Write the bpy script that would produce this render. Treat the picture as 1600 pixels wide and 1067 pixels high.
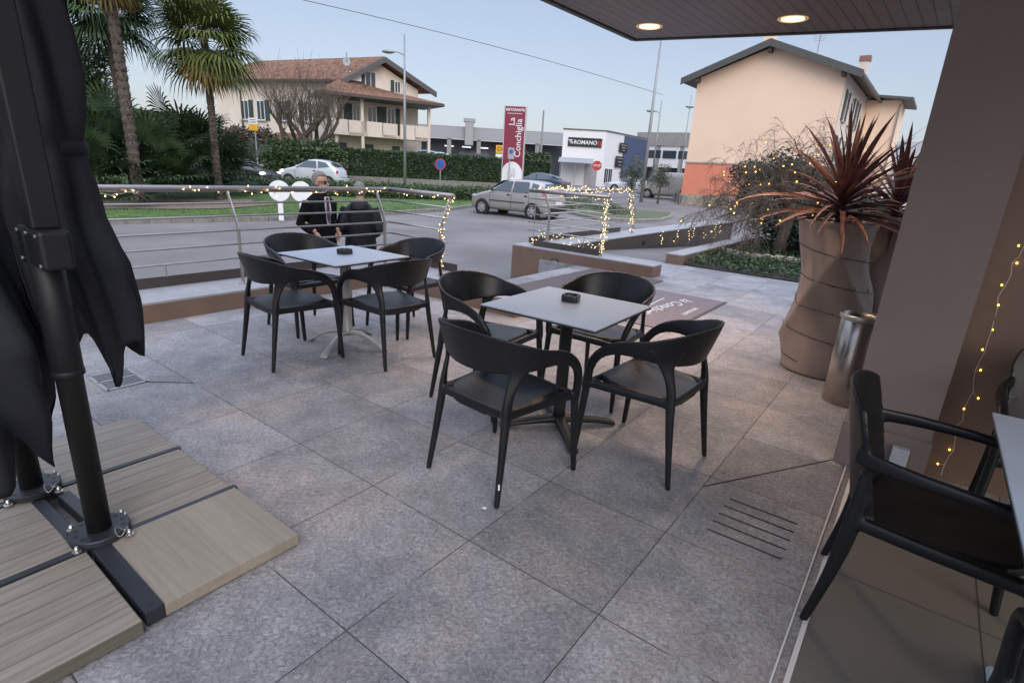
import bpy, bmesh, math, random
from math import sin, cos, pi, radians as rad, sqrt, atan2
from mathutils import Vector, Matrix, Euler, noise
for o in list(bpy.data.objects): bpy.data.objects.remove(o)
scene = bpy.context.scene
COL = scene.collection

# ---------------------------------------------------------------- camera
PITCH, ROLL, CAMZ = 0.30678, 0.058854, 1.461
fwd = Vector((0, cos(PITCH), -sin(PITCH))); rt = Vector((1, 0, 0)); up = rt.cross(fwd)
r2 = rt*cos(ROLL) + up*sin(ROLL); u2 = -rt*sin(ROLL) + up*cos(ROLL)
cam_data = bpy.data.cameras.new('camera'); cam = bpy.data.objects.new('camera', cam_data); COL.objects.link(cam)
Mx = Matrix((r2, u2, -fwd)).transposed().to_4x4(); Mx.translation = Vector((0, 0, CAMZ)); cam.matrix_world = Mx
cam_data.sensor_width = 36; cam_data.lens = 857.16/1600*36; cam_data.clip_start = .05; cam_data.clip_end = 3000
scene.camera = cam
scene.render.resolution_x = 1024; scene.render.resolution_y = 682

# ---------------------------------------------------------------- sky and sun (overcast dusk)
SUN_EL, SUN_AZ = rad(32), rad(165)
world = bpy.data.worlds.new("World"); scene.world = world; world.use_nodes = True
nt = world.node_tree; nt.nodes.clear()
wo = nt.nodes.new('ShaderNodeOutputWorld'); bg = nt.nodes.new('ShaderNodeBackground'); bg2 = nt.nodes.new('ShaderNodeBackground')
sky = nt.nodes.new('ShaderNodeTexSky'); sky.sky_type = 'NISHITA'; sky.sun_disc = False
sky.sun_elevation = SUN_EL; sky.sun_rotation = SUN_AZ; sky.altitude = 20; sky.air_density = 1.0; sky.dust_density = 2.0
bg.inputs[1].default_value = .05; nt.links.new(sky.outputs[0], bg.inputs[0])
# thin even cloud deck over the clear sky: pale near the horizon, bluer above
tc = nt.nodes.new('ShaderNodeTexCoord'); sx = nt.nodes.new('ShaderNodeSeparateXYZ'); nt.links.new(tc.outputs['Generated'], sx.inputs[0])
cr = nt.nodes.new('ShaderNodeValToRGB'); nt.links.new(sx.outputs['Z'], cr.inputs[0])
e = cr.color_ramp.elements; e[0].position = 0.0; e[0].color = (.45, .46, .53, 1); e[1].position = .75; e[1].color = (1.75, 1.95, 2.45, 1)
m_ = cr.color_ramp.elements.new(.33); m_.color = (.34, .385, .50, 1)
cn = nt.nodes.new('ShaderNodeTexNoise'); cn.inputs['Scale'].default_value = 1.7; cn.inputs['Detail'].default_value = 4
nt.links.new(tc.outputs['Generated'], cn.inputs['Vector'])
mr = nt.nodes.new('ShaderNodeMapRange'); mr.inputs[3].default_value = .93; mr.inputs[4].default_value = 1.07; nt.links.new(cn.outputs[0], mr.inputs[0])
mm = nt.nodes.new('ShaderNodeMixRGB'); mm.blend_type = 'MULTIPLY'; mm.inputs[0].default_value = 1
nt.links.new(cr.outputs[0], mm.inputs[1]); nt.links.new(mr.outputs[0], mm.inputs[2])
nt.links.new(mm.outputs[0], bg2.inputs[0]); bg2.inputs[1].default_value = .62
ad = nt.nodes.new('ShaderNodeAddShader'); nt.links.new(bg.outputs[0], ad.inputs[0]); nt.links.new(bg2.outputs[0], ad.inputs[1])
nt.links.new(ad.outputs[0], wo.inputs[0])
sl = bpy.data.lights.new('sun', 'SUN'); sl.energy = 1.0; sl.angle = rad(40); sl.color = (1, .93, .86)
sun = bpy.data.objects.new('sun', sl); COL.objects.link(sun)
# sun_rotation r puts the sun at direction (sin r, cos r)
sd = Vector((sin(SUN_AZ)*cos(SUN_EL), cos(SUN_AZ)*cos(SUN_EL), sin(SUN_EL))); sun.rotation_euler = sd.to_track_quat('Z', 'Y').to_euler()
vs = scene.view_settings; vs.view_transform = 'Standard'; vs.look = 'None'; vs.exposure = .45; vs.gamma = 1

# ---------------------------------------------------------------- frames and helpers
TH = rad(-36.17); AX = Vector((cos(TH), sin(TH), 0)); BX = Vector((-sin(TH), cos(TH), 0))
def UV(u, v, z=0.): return AX*u + BX*v + Vector((0, 0, z))
def PO(az, d, z=0.): a = rad(az); return Vector((d*sin(a), d*cos(a), z))
V = Vector
PM = {}          # parent matrices
def tag(o, label=None, cat=None, group=None, kind=None):
    if label: o['label'] = label
    if cat: o['category'] = cat
    if group: o['group'] = group
    if kind: o['kind'] = kind
    return o
def thing(name, label, cat, loc=(0, 0, 0), rz=0, group=None):
    o = bpy.data.objects.new(name, None); COL.objects.link(o); o.empty_display_size = .2
    o.location = loc; o.rotation_euler = (0, 0, rz); tag(o, label, cat, group)
    PM[o.name] = Matrix.Translation(V(loc)) @ Matrix.Rotation(rz, 4, 'Z')
    return o
def kids(o): return [c for c in bpy.data.objects if c.parent is o]
def copy_tree(o, parent=None):
    c = o.copy(); COL.objects.link(c)
    if parent: c.parent = parent
    for ch in kids(o): copy_tree(ch, c)
    return c
class MB:
    def __init__(s): s.v = []; s.f = []; s.M = Matrix.Identity(4)
    def add(s, vs, fs):
        n = len(s.v); s.v += [s.M @ V(p) for p in vs]; s.f += [tuple(n+i for i in f) for f in fs]
    def box(s, c, d, rz=0, R=None):
        R = R or Matrix.Rotation(rz, 4, 'Z'); c = V(c)
        p = [c + (R @ V((x*d[0]/2, y*d[1]/2, z*d[2]/2))) for x in (-1, 1) for y in (-1, 1) for z in (-1, 1)]
        s.add(p, [(0,1,3,2), (4,6,7,5), (0,4,5,1), (2,3,7,6), (0,2,6,4), (1,5,7,3)])
    def prism(s, pts, z0, z1):
        n = len(pts)
        a = [V((p[0], p[1], z0)) for p in pts]; b = [V((p[0], p[1], z1)) for p in pts]
        s.add(a+b, [tuple(range(n))[::-1], tuple(range(n, 2*n))] + [(i, (i+1) % n, n+(i+1) % n, n+i) for i in range(n)])
    def slab(s, pts, off):      # any planar polygon in 3D thickened by vector off
        n = len(pts); a = [V(p) for p in pts]; b = [p+V(off) for p in a]
        s.add(a+b, [tuple(range(n))[::-1], tuple(range(n, 2*n))] + [(i, (i+1) % n, n+(i+1) % n, n+i) for i in range(n)])
    def quad(s, *p): s.add(p, [tuple(range(len(p)))])
    def tube(s, pts, r, seg=8, cap=True, flat=None):
        pts = [V(p) for p in pts]; n = len(pts)
        rr = r if isinstance(r, (list, tuple)) else [r]*n
        t0 = (pts[1]-pts[0]).normalized(); ref = V((0, 0, 1)) if abs(t0.z) < .9 else V((1, 0, 0))
        x = t0.cross(ref).normalized(); vs = []; fs = []
        for i in range(n):
            t = (pts[min(i+1, n-1)]-pts[max(i-1, 0)]).normalized()
            x = (x - t*x.dot(t)).normalized(); y = t.cross(x)
            for k in range(seg):
                a = 2*pi*(k+.5)/seg; vs.append(pts[i]+(x*cos(a)+y*sin(a))*rr[i])
        for i in range(n-1):
            for k in range(seg): fs.append((i*seg+k, i*seg+(k+1) % seg, (i+1)*seg+(k+1) % seg, (i+1)*seg+k))
        if cap: fs += [tuple(range(seg))[::-1], tuple((n-1)*seg+k for k in range(seg))]
        s.add(vs, fs)
    def bar(s, a, b, w, h, upv=(0, 0, 1)):   # rectangular bar from a to b
        a = V(a); b = V(b); t = (b-a).normalized(); upv = V(upv)
        x = t.cross(upv).normalized(); y = x.cross(t)
        p = [q+x*sx_*w/2+y*sy*h/2 for q in (a, b) for sx_ in (-1, 1) for sy in (-1, 1)]
        s.add(p, [(0,1,3,2), (4,6,7,5), (0,4,5,1), (2,3,7,6), (0,2,6,4), (1,5,7,3)])
    def lathe(s, prof, seg=24, c=(0, 0, 0), fn=None):
        c = V(c); vs = []; fs = []; n = len(prof)
        for i, (r, z) in enumerate(prof):
            for k in range(seg):
                a = 2*pi*k/seg; q = r if fn is None else fn(r, z, a); vs.append(c+V((q*cos(a), q*sin(a), z)))
        for i in range(n-1):
            for k in range(seg): fs.append((i*seg+k, i*seg+(k+1) % seg, (i+1)*seg+(k+1) % seg, (i+1)*seg+k))
        if prof[0][0] > 1e-4: fs.append(tuple(range(seg))[::-1])
        if prof[-1][0] > 1e-4: fs.append(tuple((n-1)*seg+k for k in range(seg)))
        s.add(vs, fs)
    def ball(s, c, r, seg=8, rings=5):
        c = V(c); rv = V((r, r, r)) if not isinstance(r, (tuple, Vector)) else V(r)
        vs = [c+V((0, 0, -rv.z))]; fs = []
        for i in range(1, rings):
            ph = -pi/2+pi*i/rings
            for k in range(seg): a = 2*pi*k/seg; vs.append(c+V((rv.x*cos(ph)*cos(a), rv.y*cos(ph)*sin(a), rv.z*sin(ph))))
        vs.append(c+V((0, 0, rv.z))); last = len(vs)-1
        for k in range(seg): fs.append((0, 1+(k+1) % seg, 1+k)); fs.append((last, last-seg+k, last-seg+(k+1) % seg))
        for i in range(rings-2):
            for k in range(seg): a = 1+i*seg; fs.append((a+k, a+(k+1) % seg, a+seg+(k+1) % seg, a+seg+k))
        s.add(vs, fs)
    def build(s, name, mat, parent=None, loc=None, smooth=False, world=False, bevel=0, bseg=2, subsurf=0, solid=0, skip_norm=False):
        me = bpy.data.meshes.new(name); vs = s.v; lz = 0
        if parent is not None and world:
            inv = PM[parent.name].inverted(); vs = [inv @ p for p in vs]
        if parent is None and loc is None:
            loc = V(((min(p.x for p in vs)+max(p.x for p in vs))/2, (min(p.y for p in vs)+max(p.y for p in vs))/2, min(p.z for p in vs)))
        if parent is None: vs = [p-V(loc) for p in vs]
        me.from_pydata([tuple(p) for p in vs], [], s.f); me.update()
        if not skip_norm:
            bm = bmesh.new(); bm.from_mesh(me); bmesh.ops.recalc_face_normals(bm, faces=bm.faces); bm.to_mesh(me); bm.free()
        if mat: me.materials.append(mat)
        o = bpy.data.objects.new(name, me); COL.objects.link(o)
        if parent is not None: o.parent = parent; PM[o.name] = PM.get(parent.name, Matrix.Identity(4))
        else: o.location = loc; PM[o.name] = Matrix.Translation(V(loc))
        if solid: m = o.modifiers.new('solid', 'SOLIDIFY'); m.thickness = solid; m.offset = 0
        if bevel: m = o.modifiers.new('bevel', 'BEVEL'); m.width = bevel; m.segments = bseg; m.limit_method = 'ANGLE'; m.angle_limit = rad(40)
        if subsurf: m = o.modifiers.new('sub', 'SUBSURF'); m.levels = subsurf; m.render_levels = subsurf
        if smooth or subsurf:
            for p in me.polygons: p.use_smooth = True
        return o
def struct(name, mb, mat, **k): o = mb.build(name, mat, **k); o['kind'] = 'structure'; return o

# ---------------------------------------------------------------- materials
def mat(name, col, rough=.6, metal=0., var=.15, scale=8., bump=0., bscale=60., spec=.5, col2=None, trans=0., emit=None, coat=0., detail=5., dist=.01, object_random=0.):
    m = bpy.data.materials.new(name); m.use_nodes = True; n = m.node_tree.nodes; L = m.node_tree.links
    b = n['Principled BSDF']; b.inputs['Roughness'].default_value = rough; b.inputs['Metallic'].default_value = metal
    b.inputs['Specular IOR Level'].default_value = spec
    if coat: b.inputs['Coat Weight'].default_value = coat; b.inputs['Coat Roughness'].default_value = .08
    if trans: b.inputs['Transmission Weight'].default_value = trans
    c = (*col, 1)
    if var or col2:
        t = n.new('ShaderNodeTexCoord'); ns = n.new('ShaderNodeTexNoise'); ns.inputs['Scale'].default_value = scale; ns.inputs['Detail'].default_value = detail
        L.new(t.outputs['Object'], ns.inputs['Vector'])
        r = n.new('ShaderNodeValToRGB'); L.new(ns.outputs[0], r.inputs[0]); r.color_ramp.elements[0].position = .3; r.color_ramp.elements[1].position = .7
        r.color_ramp.elements[0].color = (*[x*(1-var) for x in col], 1)
        r.color_ramp.elements[1].color = (*(col2 if col2 else [min(1, x*(1+var)) for x in col]), 1)
        out = r.outputs[0]
        if object_random:
            oi = n.new('ShaderNodeObjectInfo'); hs = n.new('ShaderNodeHueSaturation'); mr = n.new('ShaderNodeMapRange')
            mr.inputs[3].default_value = 1-object_random; mr.inputs[4].default_value = 1+object_random
            L.new(oi.outputs['Random'], mr.inputs[0]); L.new(mr.outputs[0], hs.inputs['Value']); L.new(out, hs.inputs['Color']); out = hs.outputs[0]
        L.new(out, b.inputs['Base Color'])
    else: b.inputs['Base Color'].default_value = c
    if bump:
        t = n.new('ShaderNodeTexCoord'); nb = n.new('ShaderNodeTexNoise'); nb.inputs['Scale'].default_value = bscale; nb.inputs['Detail'].default_value = 6
        L.new(t.outputs['Object'], nb.inputs['Vector']); bp = n.new('ShaderNodeBump'); bp.inputs['Strength'].default_value = bump; bp.inputs['Distance'].default_value = dist
        L.new(nb.outputs[0], bp.inputs['Height']); L.new(bp.outputs[0], b.inputs['Normal'])
    if emit: b.inputs['Emission Color'].default_value = (*emit[:3], 1); b.inputs['Emission Strength'].default_value = emit[3]
    return m

def tile_mat():
    m = bpy.data.materials.new('terrace_stone_tile'); m.use_nodes = True; n = m.node_tree.nodes; L = m.node_tree.links; b = n['Principled BSDF']
    t = n.new('ShaderNodeTexCoord')
    br = n.new('ShaderNodeTexBrick'); br.offset = 0; br.squash = 1; L.new(t.outputs['Object'], br.inputs['Vector'])
    for k, v in dict(Scale=1.0).items(): br.inputs[k].default_value = v
    br.inputs['Mortar Size'].default_value = .0024; br.inputs['Mortar Smooth'].default_value = .2; br.inputs['Bias'].default_value = 0
    br.inputs['Brick Width'].default_value = .6; br.inputs['Row Height'].default_value = .6
    br.inputs['Color1'].default_value = (.0, .0, .0, 1); br.inputs['Color2'].default_value = (1, 1, 1, 1); br.inputs['Mortar'].default_value = (.5, .5, .5, 1)
    # tile tone: grey to warm brown stains
    n1 = n.new('ShaderNodeTexNoise'); n1.inputs['Scale'].default_value = 1.3; n1.inputs['Detail'].default_value = 7; n1.inputs['Roughness'].default_value = .62; n1.inputs['Distortion'].default_value = .6
    L.new(t.outputs['Object'], n1.inputs['Vector'])
    r1 = n.new('ShaderNodeValToRGB'); L.new(n1.outputs[0], r1.inputs[0])
    el = r1.color_ramp.elements; el[0].position = .30; el[0].color = (.225, .225, .236, 1); el[1].position = .72; el[1].color = (.42, .355, .32, 1)
    q = el.new(.52); q.color = (.34, .328, .335, 1)
    mixb = n.new('ShaderNodeMixRGB'); mixb.blend_type = 'MULTIPLY'; mixb.inputs[0].default_value = 1; L.new(r1.outputs[0], mixb.inputs[1])
    tr = n.new('ShaderNodeMapRange'); tr.inputs[3].default_value = .84; tr.inputs[4].default_value = 1.15; L.new(br.outputs['Color'], tr.inputs[0]); L.new(tr.outputs[0], mixb.inputs[2])
    # fine grain
    n2 = n.new('ShaderNodeTexNoise'); n2.inputs['Scale'].default_value = 62; n2.inputs['Detail'].default_value = 6; n2.inputs['Roughness'].default_value = .75; n2.inputs['Distortion'].default_value = .7; L.new(t.outputs['Object'], n2.inputs['Vector'])
    r2_ = n.new('ShaderNodeMapRange'); r2_.inputs[1].default_value = .33; r2_.inputs[2].default_value = .67; r2_.inputs[3].default_value = .55; r2_.inputs[4].default_value = 1.42; L.new(n2.outputs[0], r2_.inputs[0])
    mb2 = n.new('ShaderNodeMixRGB'); mb2.blend_type = 'MULTIPLY'; mb2.inputs[0].default_value = 1; L.new(mixb.outputs[0], mb2.inputs[1]); L.new(r2_.outputs[0], mb2.inputs[2])
    # grey-dark weathering blotches
    n3 = n.new('ShaderNodeTexNoise'); n3.inputs['Scale'].default_value = 5; n3.inputs['Detail'].default_value = 8; n3.inputs['Roughness'].default_value = .7; L.new(t.outputs['Object'], n3.inputs['Vector'])
    r3 = n.new('ShaderNodeMapRange'); r3.inputs[1].default_value = .35; r3.inputs[2].default_value = .65; r3.inputs[3].default_value = .78; r3.inputs[4].default_value = 1.15; L.new(n3.outputs[0], r3.inputs[0])
    mb3 = n.new('ShaderNodeMixRGB'); mb3.blend_type = 'MULTIPLY'; mb3.inputs[0].default_value = 1; L.new(mb2.outputs[0], mb3.inputs[1]); L.new(r3.outputs[0], mb3.inputs[2])
    # joints: dark, in places pale efflorescence
    n4 = n.new('ShaderNodeTexNoise'); n4.inputs['Scale'].default_value = 2.2; n4.inputs['Detail'].default_value = 3; L.new(t.outputs['Object'], n4.inputs['Vector'])
    r4 = n.new('ShaderNodeValToRGB'); L.new(n4.outputs[0], r4.inputs[0]); r4.color_ramp.elements[0].position = .56; r4.color_ramp.elements[0].color = (.085, .078, .076, 1); r4.color_ramp.elements[1].position = .66; r4.color_ramp.elements[1].color = (.42, .41, .40, 1)
    mj = n.new('ShaderNodeMixRGB'); L.new(br.outputs['Fac'], mj.inputs[0]); L.new(mb3.outputs[0], mj.inputs[1]); L.new(r4.outputs[0], mj.inputs[2])
    L.new(mj.outputs[0], b.inputs['Base Color']); b.inputs['Roughness'].default_value = .55; b.inputs['Specular IOR Level'].default_value = .4
    bp = n.new('ShaderNodeBump'); bp.inputs['Strength'].default_value = 1; bp.inputs['Distance'].default_value = .012
    sm = n.new('ShaderNodeMath'); sm.operation = 'SUBTRACT'; L.new(n2.outputs[0], sm.inputs[0]); L.new(br.outputs['Fac'], sm.inputs[1]); L.new(sm.outputs[0], bp.inputs['Height']); L.new(bp.outputs[0], b.inputs['Normal'])
    return m
def plank_mat(name, c1, c2, wave=26., axis='X', rough=.7, lines=.09, groove=(.0014, .72)):
    m = bpy.data.materials.new(name); m.use_nodes = True; n = m.node_tree.nodes; L = m.node_tree.links; b = n['Principled BSDF']
    t = n.new('ShaderNodeTexCoord'); mp = n.new('ShaderNodeMapping'); L.new(t.outputs['Object'], mp.inputs[0])
    mp.inputs['Scale'].default_value = (1.2, 26, 26) if axis == 'X' else (26, 1.2, 26)
    ns = n.new('ShaderNodeTexNoise'); ns.inputs['Scale'].default_value = 2.2; ns.inputs['Detail'].default_value = 8; ns.inputs['Roughness'].default_value = .7; L.new(mp.outputs[0], ns.inputs['Vector'])
    r = n.new('ShaderNodeValToRGB'); L.new(ns.outputs[0], r.inputs[0]); r.color_ramp.elements[0].position = .3; r.color_ramp.elements[1].position = .7
    r.color_ramp.elements[0].color = (*c1, 1); r.color_ramp.elements[1].color = (*c2, 1)
    br = n.new('ShaderNodeTexBrick'); br.offset = 0; br.inputs['Scale'].default_value = 1; br.inputs['Brick Width'].default_value = 50 if axis == 'X' else lines; br.inputs['Row Height'].default_value = lines if axis == 'X' else 50
    br.inputs['Mortar Size'].default_value = groove[0]; br.inputs['Color1'].default_value = (.93, .93, .93, 1); br.inputs['Color2'].default_value = (1.07, 1.07, 1.07, 1); br.inputs['Mortar'].default_value = (groove[1],)*3+(1,)
    L.new(t.outputs['Object'], br.inputs['Vector'])
    mx = n.new('ShaderNodeMixRGB'); mx.blend_type = 'MULTIPLY'; mx.inputs[0].default_value = 1; L.new(r.outputs[0], mx.inputs[1]); L.new(br.outputs[0], mx.inputs[2]); L.new(mx.outputs[0], b.inputs['Base Color'])
    b.inputs['Roughness'].default_value = rough
    bp = n.new('ShaderNodeBump'); bp.inputs['Strength'].default_value = .3; bp.inputs['Distance'].default_value = .004; L.new(ns.outputs[0], bp.inputs['Height']); L.new(bp.outputs[0], b.inputs['Normal'])
    return m
M_tile = tile_mat()
M_brown = mat('brown_clad_stone', (.185, .118, .085), .55, var=.12, scale=3, bump=.1)
M_darkbrown = mat('dark_brown_render', (.085, .068, .06), .75, var=.10, scale=5, bump=.25, bscale=120)
M_pillar = mat('taupe_render', (.20, .155, .14), .85, var=.09, scale=1.6, detail=10, bump=.25, bscale=160)
M_coping = mat('pale_coping_stone', (.33, .32, .33), .5, var=.1, scale=9, bump=.1)
M_edge = mat('pale_metal_edge', (.62, .58, .55), .4, var=.05)
M_panel = mat('dark_sheet_metal', (.062, .050, .046), .5, var=.06)
M_rail = mat('satin_steel', (.46, .43, .40), .38, metal=.85, var=.06)
M_railtop = mat('satin_steel_tube', (.33, .295, .27), .35, metal=.8, var=.06)
M_plastic = mat('black_plastic', (.0085, .0095, .012), .38, var=.25, scale=9, spec=.38, bump=.04, bscale=300, dist=.001)
M_plastic2 = mat('black_glossy_plastic', (.007, .0075, .009), .40, spec=.35, var=.1, scale=20)
M_top = mat('grey_laminate', (.36, .415, .49), .30, var=.08, scale=4, detail=8)  # bluish reflection on the table tops is put into this colour
M_core = mat('black_laminate_core', (.02, .02, .02), .5, var=0)
M_blackmetal = mat('black_powder_coat', (.02, .02, .022), .45, metal=.3, var=.1)
M_alu = mat('cast_aluminium', (.42, .42, .41), .42, metal=.6, var=.06)
M_ash = mat('black_ashtray', (.012, .012, .014), .25, var=.1)
M_steel = mat('brushed_steel_bin', (.42, .37, .33), .22, metal=1, var=.08, scale=5, bump=.08, bscale=12)
M_fabric = mat('black_canvas', (.018, .020, .027), .75, var=.3, scale=3, spec=.3, bump=.35, bscale=420, dist=.002)
M_mast = mat('anthracite_mast', (.012, .013, .014), .5, spec=.3, var=.08)
M_frame = mat('anthracite_base_frame', (.028, .030, .037), .45, metal=.2, var=.1)
M_bolt = mat('zinc_bolt', (.45, .44, .42), .35, metal=.9, var=.05)
M_slab = plank_mat('timber_look_slab', (.155, .132, .103), (.335, .29, .235), axis='Y', lines=.098, groove=(.003, .5))
M_slab2 = plank_mat('timber_look_slab_turned', (.24, .205, .16), (.32, .275, .225), lines=.12, groove=(.0008, .82))
M_pot = mat('taupe_resin', (.29, .22, .18), .5, var=.12, scale=4, bump=.12, bscale=14)
M_soil = mat('soil', (.03, .022, .017), .95, var=.4, scale=40, bump=.8)
M_cord = mat('maroon_leaf', (.11, .040, .038), .5, var=.5, scale=5, col2=(.29, .14, .11))
M_wire = mat('clear_cable', (.72, .66, .55), .4, var=0)
M_wiredark = mat('dark_cable', (.02, .018, .015), .5, var=0)
M_bulb = mat('warm_bulb', (1, .7, .35), .4, var=0, emit=(1, .66, .28, 3.4))
M_bulbo = mat('amber_bulb', (1, .6, .2), .4, var=0, emit=(1, .50, .07, 3.2))
M_lamp = mat('lamp_lens', (.5, .45, .38), .4, var=0, emit=(1, .80, .46, 1.5))
M_halo = mat('lamp_halo_glow', (.7, .5, .3), .4, var=0, emit=(1, .50, .18, .32))  # trim glows by itself to imitate the orange halo round the lens
M_headlamp = mat('headlamp_lens', (.8, .8, .75), .3, var=0, emit=(1, .93, .8, 1.6))
M_white = mat('white_paint', (.72, .72, .73), .45, var=.04)
M_mat = mat('grey_brown_doormat', (.115, .10, .10), .95, var=.12, scale=30, bump=.5, bscale=400)
M_mat2 = mat('mauve_doormat', (.185, .16, .172), .9, var=.1, scale=14, bump=.4, bscale=400)
M_letter = mat('white_lettering', (.75, .75, .77), .6, var=0)
M_indoor = mat('smooth_dark_tile', (.135, .122, .105), .45, var=.08, scale=2.5)
M_asphalt = mat('asphalt', (.172, .158, .154), .85, var=.24, scale=.45, bump=.5, bscale=90, detail=12)
M_road = mat('road_asphalt', (.15, .15, .155), .85, var=.12, scale=.8, bump=.3)
M_kerb = mat('concrete_kerb', (.20, .19, .17), .85, var=.25, scale=9, bump=.3)
M_grass = mat('turf', (.055, .10, .025), .9, var=.35, scale=3, col2=(.11, .19, .05), bump=.6, bscale=30)
M_blade = mat('grass_blade', (.07, .14, .03), .7, var=.4, scale=2.3, col2=(.16, .27, .07))
M_gravel = mat('wood_chip', (.26, .19, .15), .95, var=.35, scale=30, bump=.9, bscale=40, dist=.04)
M_ivy = mat('ivy_leaf', (.025, .055, .018), .55, var=.4, scale=5, col2=(.085, .135, .05))
M_hedge = mat('hedge_leaf', (.018, .042, .014), .55, var=.4, scale=6, col2=(.055, .105, .035))
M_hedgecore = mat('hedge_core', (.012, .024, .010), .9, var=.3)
M_conifer = mat('dark_evergreen', (.012, .028, .018), .7, var=.4, scale=9, col2=(.03, .06, .035))
M_bark = mat('grey_brown_bark', (.085, .065, .052), .9, var=.35, scale=14, bump=.6, bscale=30, dist=.02)
M_twig = mat('bare_twig', (.10, .075, .055), .8, var=.25, scale=12)
M_palmbark = mat('fibrous_palm_bark', (.10, .08, .065), .95, var=.5, scale=25, bump=1, bscale=35, dist=.04)
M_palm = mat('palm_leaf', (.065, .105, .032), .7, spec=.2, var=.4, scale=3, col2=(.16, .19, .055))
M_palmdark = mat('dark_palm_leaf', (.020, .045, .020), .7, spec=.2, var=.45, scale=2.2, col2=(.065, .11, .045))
M_palmdry = mat('dry_palm_leaf', (.30, .17, .05), .7, var=.4, scale=4, col2=(.36, .27, .10))
M_glass = mat('car_glass', (.045, .065, .075), .06, var=0, spec=.9)
M_tyre = mat('tyre', (.018, .018, .018), .8, var=.1)
M_rim = mat('wheel_cover', (.33, .33, .34), .4, metal=.3, var=.05)
M_winglass = mat('window_glass', (.035, .045, .055), .1, var=.1, spec=.8)
M_shutter = mat('green_shutter', (.035, .062, .06), .6, var=.1)
M_rooftile = mat('terracotta_roof', (.15, .072, .044), .9, var=.35, scale=3, bump=1, bscale=7, dist=.12, col2=(.27, .14, .085))
M_cream = mat('cream_render', (.68, .60, .52), .85, var=.05, scale=1.2)
M_peach = mat('peach_render', (.86, .635, .475), .85, var=.06, scale=.35, detail=9, bump=.1)
M_terra = mat('terracotta_render', (.70, .245, .15), .85, var=.05, scale=1.1, bump=.1)
M_conc = mat('grey_concrete', (.27, .26, .25), .85, var=.12, scale=3)
M_gutter = mat('dark_brown_metal', (.075, .06, .055), .5, var=.05)
M_greyroof = mat('grey_fascia', (.085, .083, .08), .6, var=.06)
M_shedgrey = mat('grey_cladding', (.30, .31, .33), .6, var=.05)
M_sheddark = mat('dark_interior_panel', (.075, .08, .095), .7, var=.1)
M_bluepan = mat('blue_panel', (.03, .10, .30), .6, var=.08)
M_brick = mat('red_brick_wall', (.28, .14, .11), .85, var=.15, scale=12)
M_maroon = mat('maroon_sign_face', (.21, .022, .050), .4, var=.03)
M_galv = mat('galvanised_pole', (.30, .31, .32), .5, metal=.4, var=.06)
M_skin = mat('skin', (.42, .24, .17), .55, var=.08)
M_hair = mat('grey_hair', (.17, .155, .14), .8, var=.4, scale=60)
M_coat = mat('black_wool', (.006, .006, .007), .95, spec=.15, var=.2)
M_navy = mat('navy_quilted_nylon', (.007, .008, .0125), .6, spec=.3, var=.15, bump=.3, bscale=14, dist=.02)
M_trou = mat('dark_trousers', (.028, .026, .027), .85, var=.1)
M_shirt = mat('pale_shirt', (.50, .45, .50), .8, var=.05)
M_tie = mat('patterned_tie', (.05, .03, .05), .6, var=.5, scale=60)
M_red = mat('red_paint', (.45, .03, .03), .4, var=.03)
M_blue = mat('blue_sign_face', (.02, .10, .42), .4, var=.03)
M_yellow = mat('yellow_sign_face', (.70, .38, .02), .45, var=.03)
M_black = mat('matt_black', (.015, .015, .016), .6, var=0)
M_pink = mat('dried_pink_flower', (.55, .30, .27), .8, var=.2, scale=30)
M_stone = mat('pale_edging_stone', (.36, .31, .24), .85, var=.25, scale=9, bump=.5, bscale=30)
M_ceil = None
R = random.Random(7)

def text_mesh(name, txt, size, M, matl, parent, shear=0., extrude=.003, spacing=1.0, align='CENTER', offset=0.0):
    cu = bpy.data.curves.new(name, 'FONT'); cu.body = txt; cu.size = size; cu.shear = shear; cu.extrude = extrude; cu.align_x = align; cu.align_y = 'CENTER'; cu.space_character = spacing; cu.resolution_u = 3; cu.offset = offset
    tmp = bpy.data.objects.new(name, cu); COL.objects.link(tmp); bpy.context.view_layer.update()
    dg = bpy.context.evaluated_depsgraph_get(); me = bpy.data.meshes.new_from_object(tmp.evaluated_get(dg)); bpy.data.objects.remove(tmp)
    me.transform(PM[parent.name].inverted() @ M); me.materials.clear(); me.materials.append(matl)
    o = bpy.data.objects.new(name, me); COL.objects.link(o); o.parent = parent; return o
def frame_M(origin, xdir, ydir):
    x = V(xdir).normalized(); y = V(ydir).normalized(); z = x.cross(y); m = Matrix((x, y, z)).transposed().to_4x4(); m.translation = V(origin); return m

# ================================================================ SETTING
def gz(x, y):
    d = sqrt(x*x+y*y); t = min(1, max(0, (d-24)/12)); return -.48+.28*t*t*(3-2*t)
def grid_sheet(name, matl, xs, ys, hf, inside=None):
    vs = [V((x, y, hf(x, y))) for y in ys for x in xs]; nx = len(xs); fs = []
    for j in range(len(ys)-1):
        for i in range(nx-1):
            c = ((xs[i]+xs[i+1])/2, (ys[j]+ys[j+1])/2)
            if inside is None or inside(*c): fs.append((j*nx+i, j*nx+i+1, (j+1)*nx+i+1, (j+1)*nx+i))
    mb = MB(); mb.add(vs, fs); o = struct(name, mb, matl, loc=(0, 0, 0), smooth=True); return o
xs = [-900, -300, -150]+[-100+4*i for i in range(51)]+[150, 300, 900]; ys = [-300, -60]+[-20+4*i for i in range(40)]+[180, 300, 900, 2000]
grid_sheet('asphalt_parking', M_asphalt, xs, ys, gz)
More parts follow.
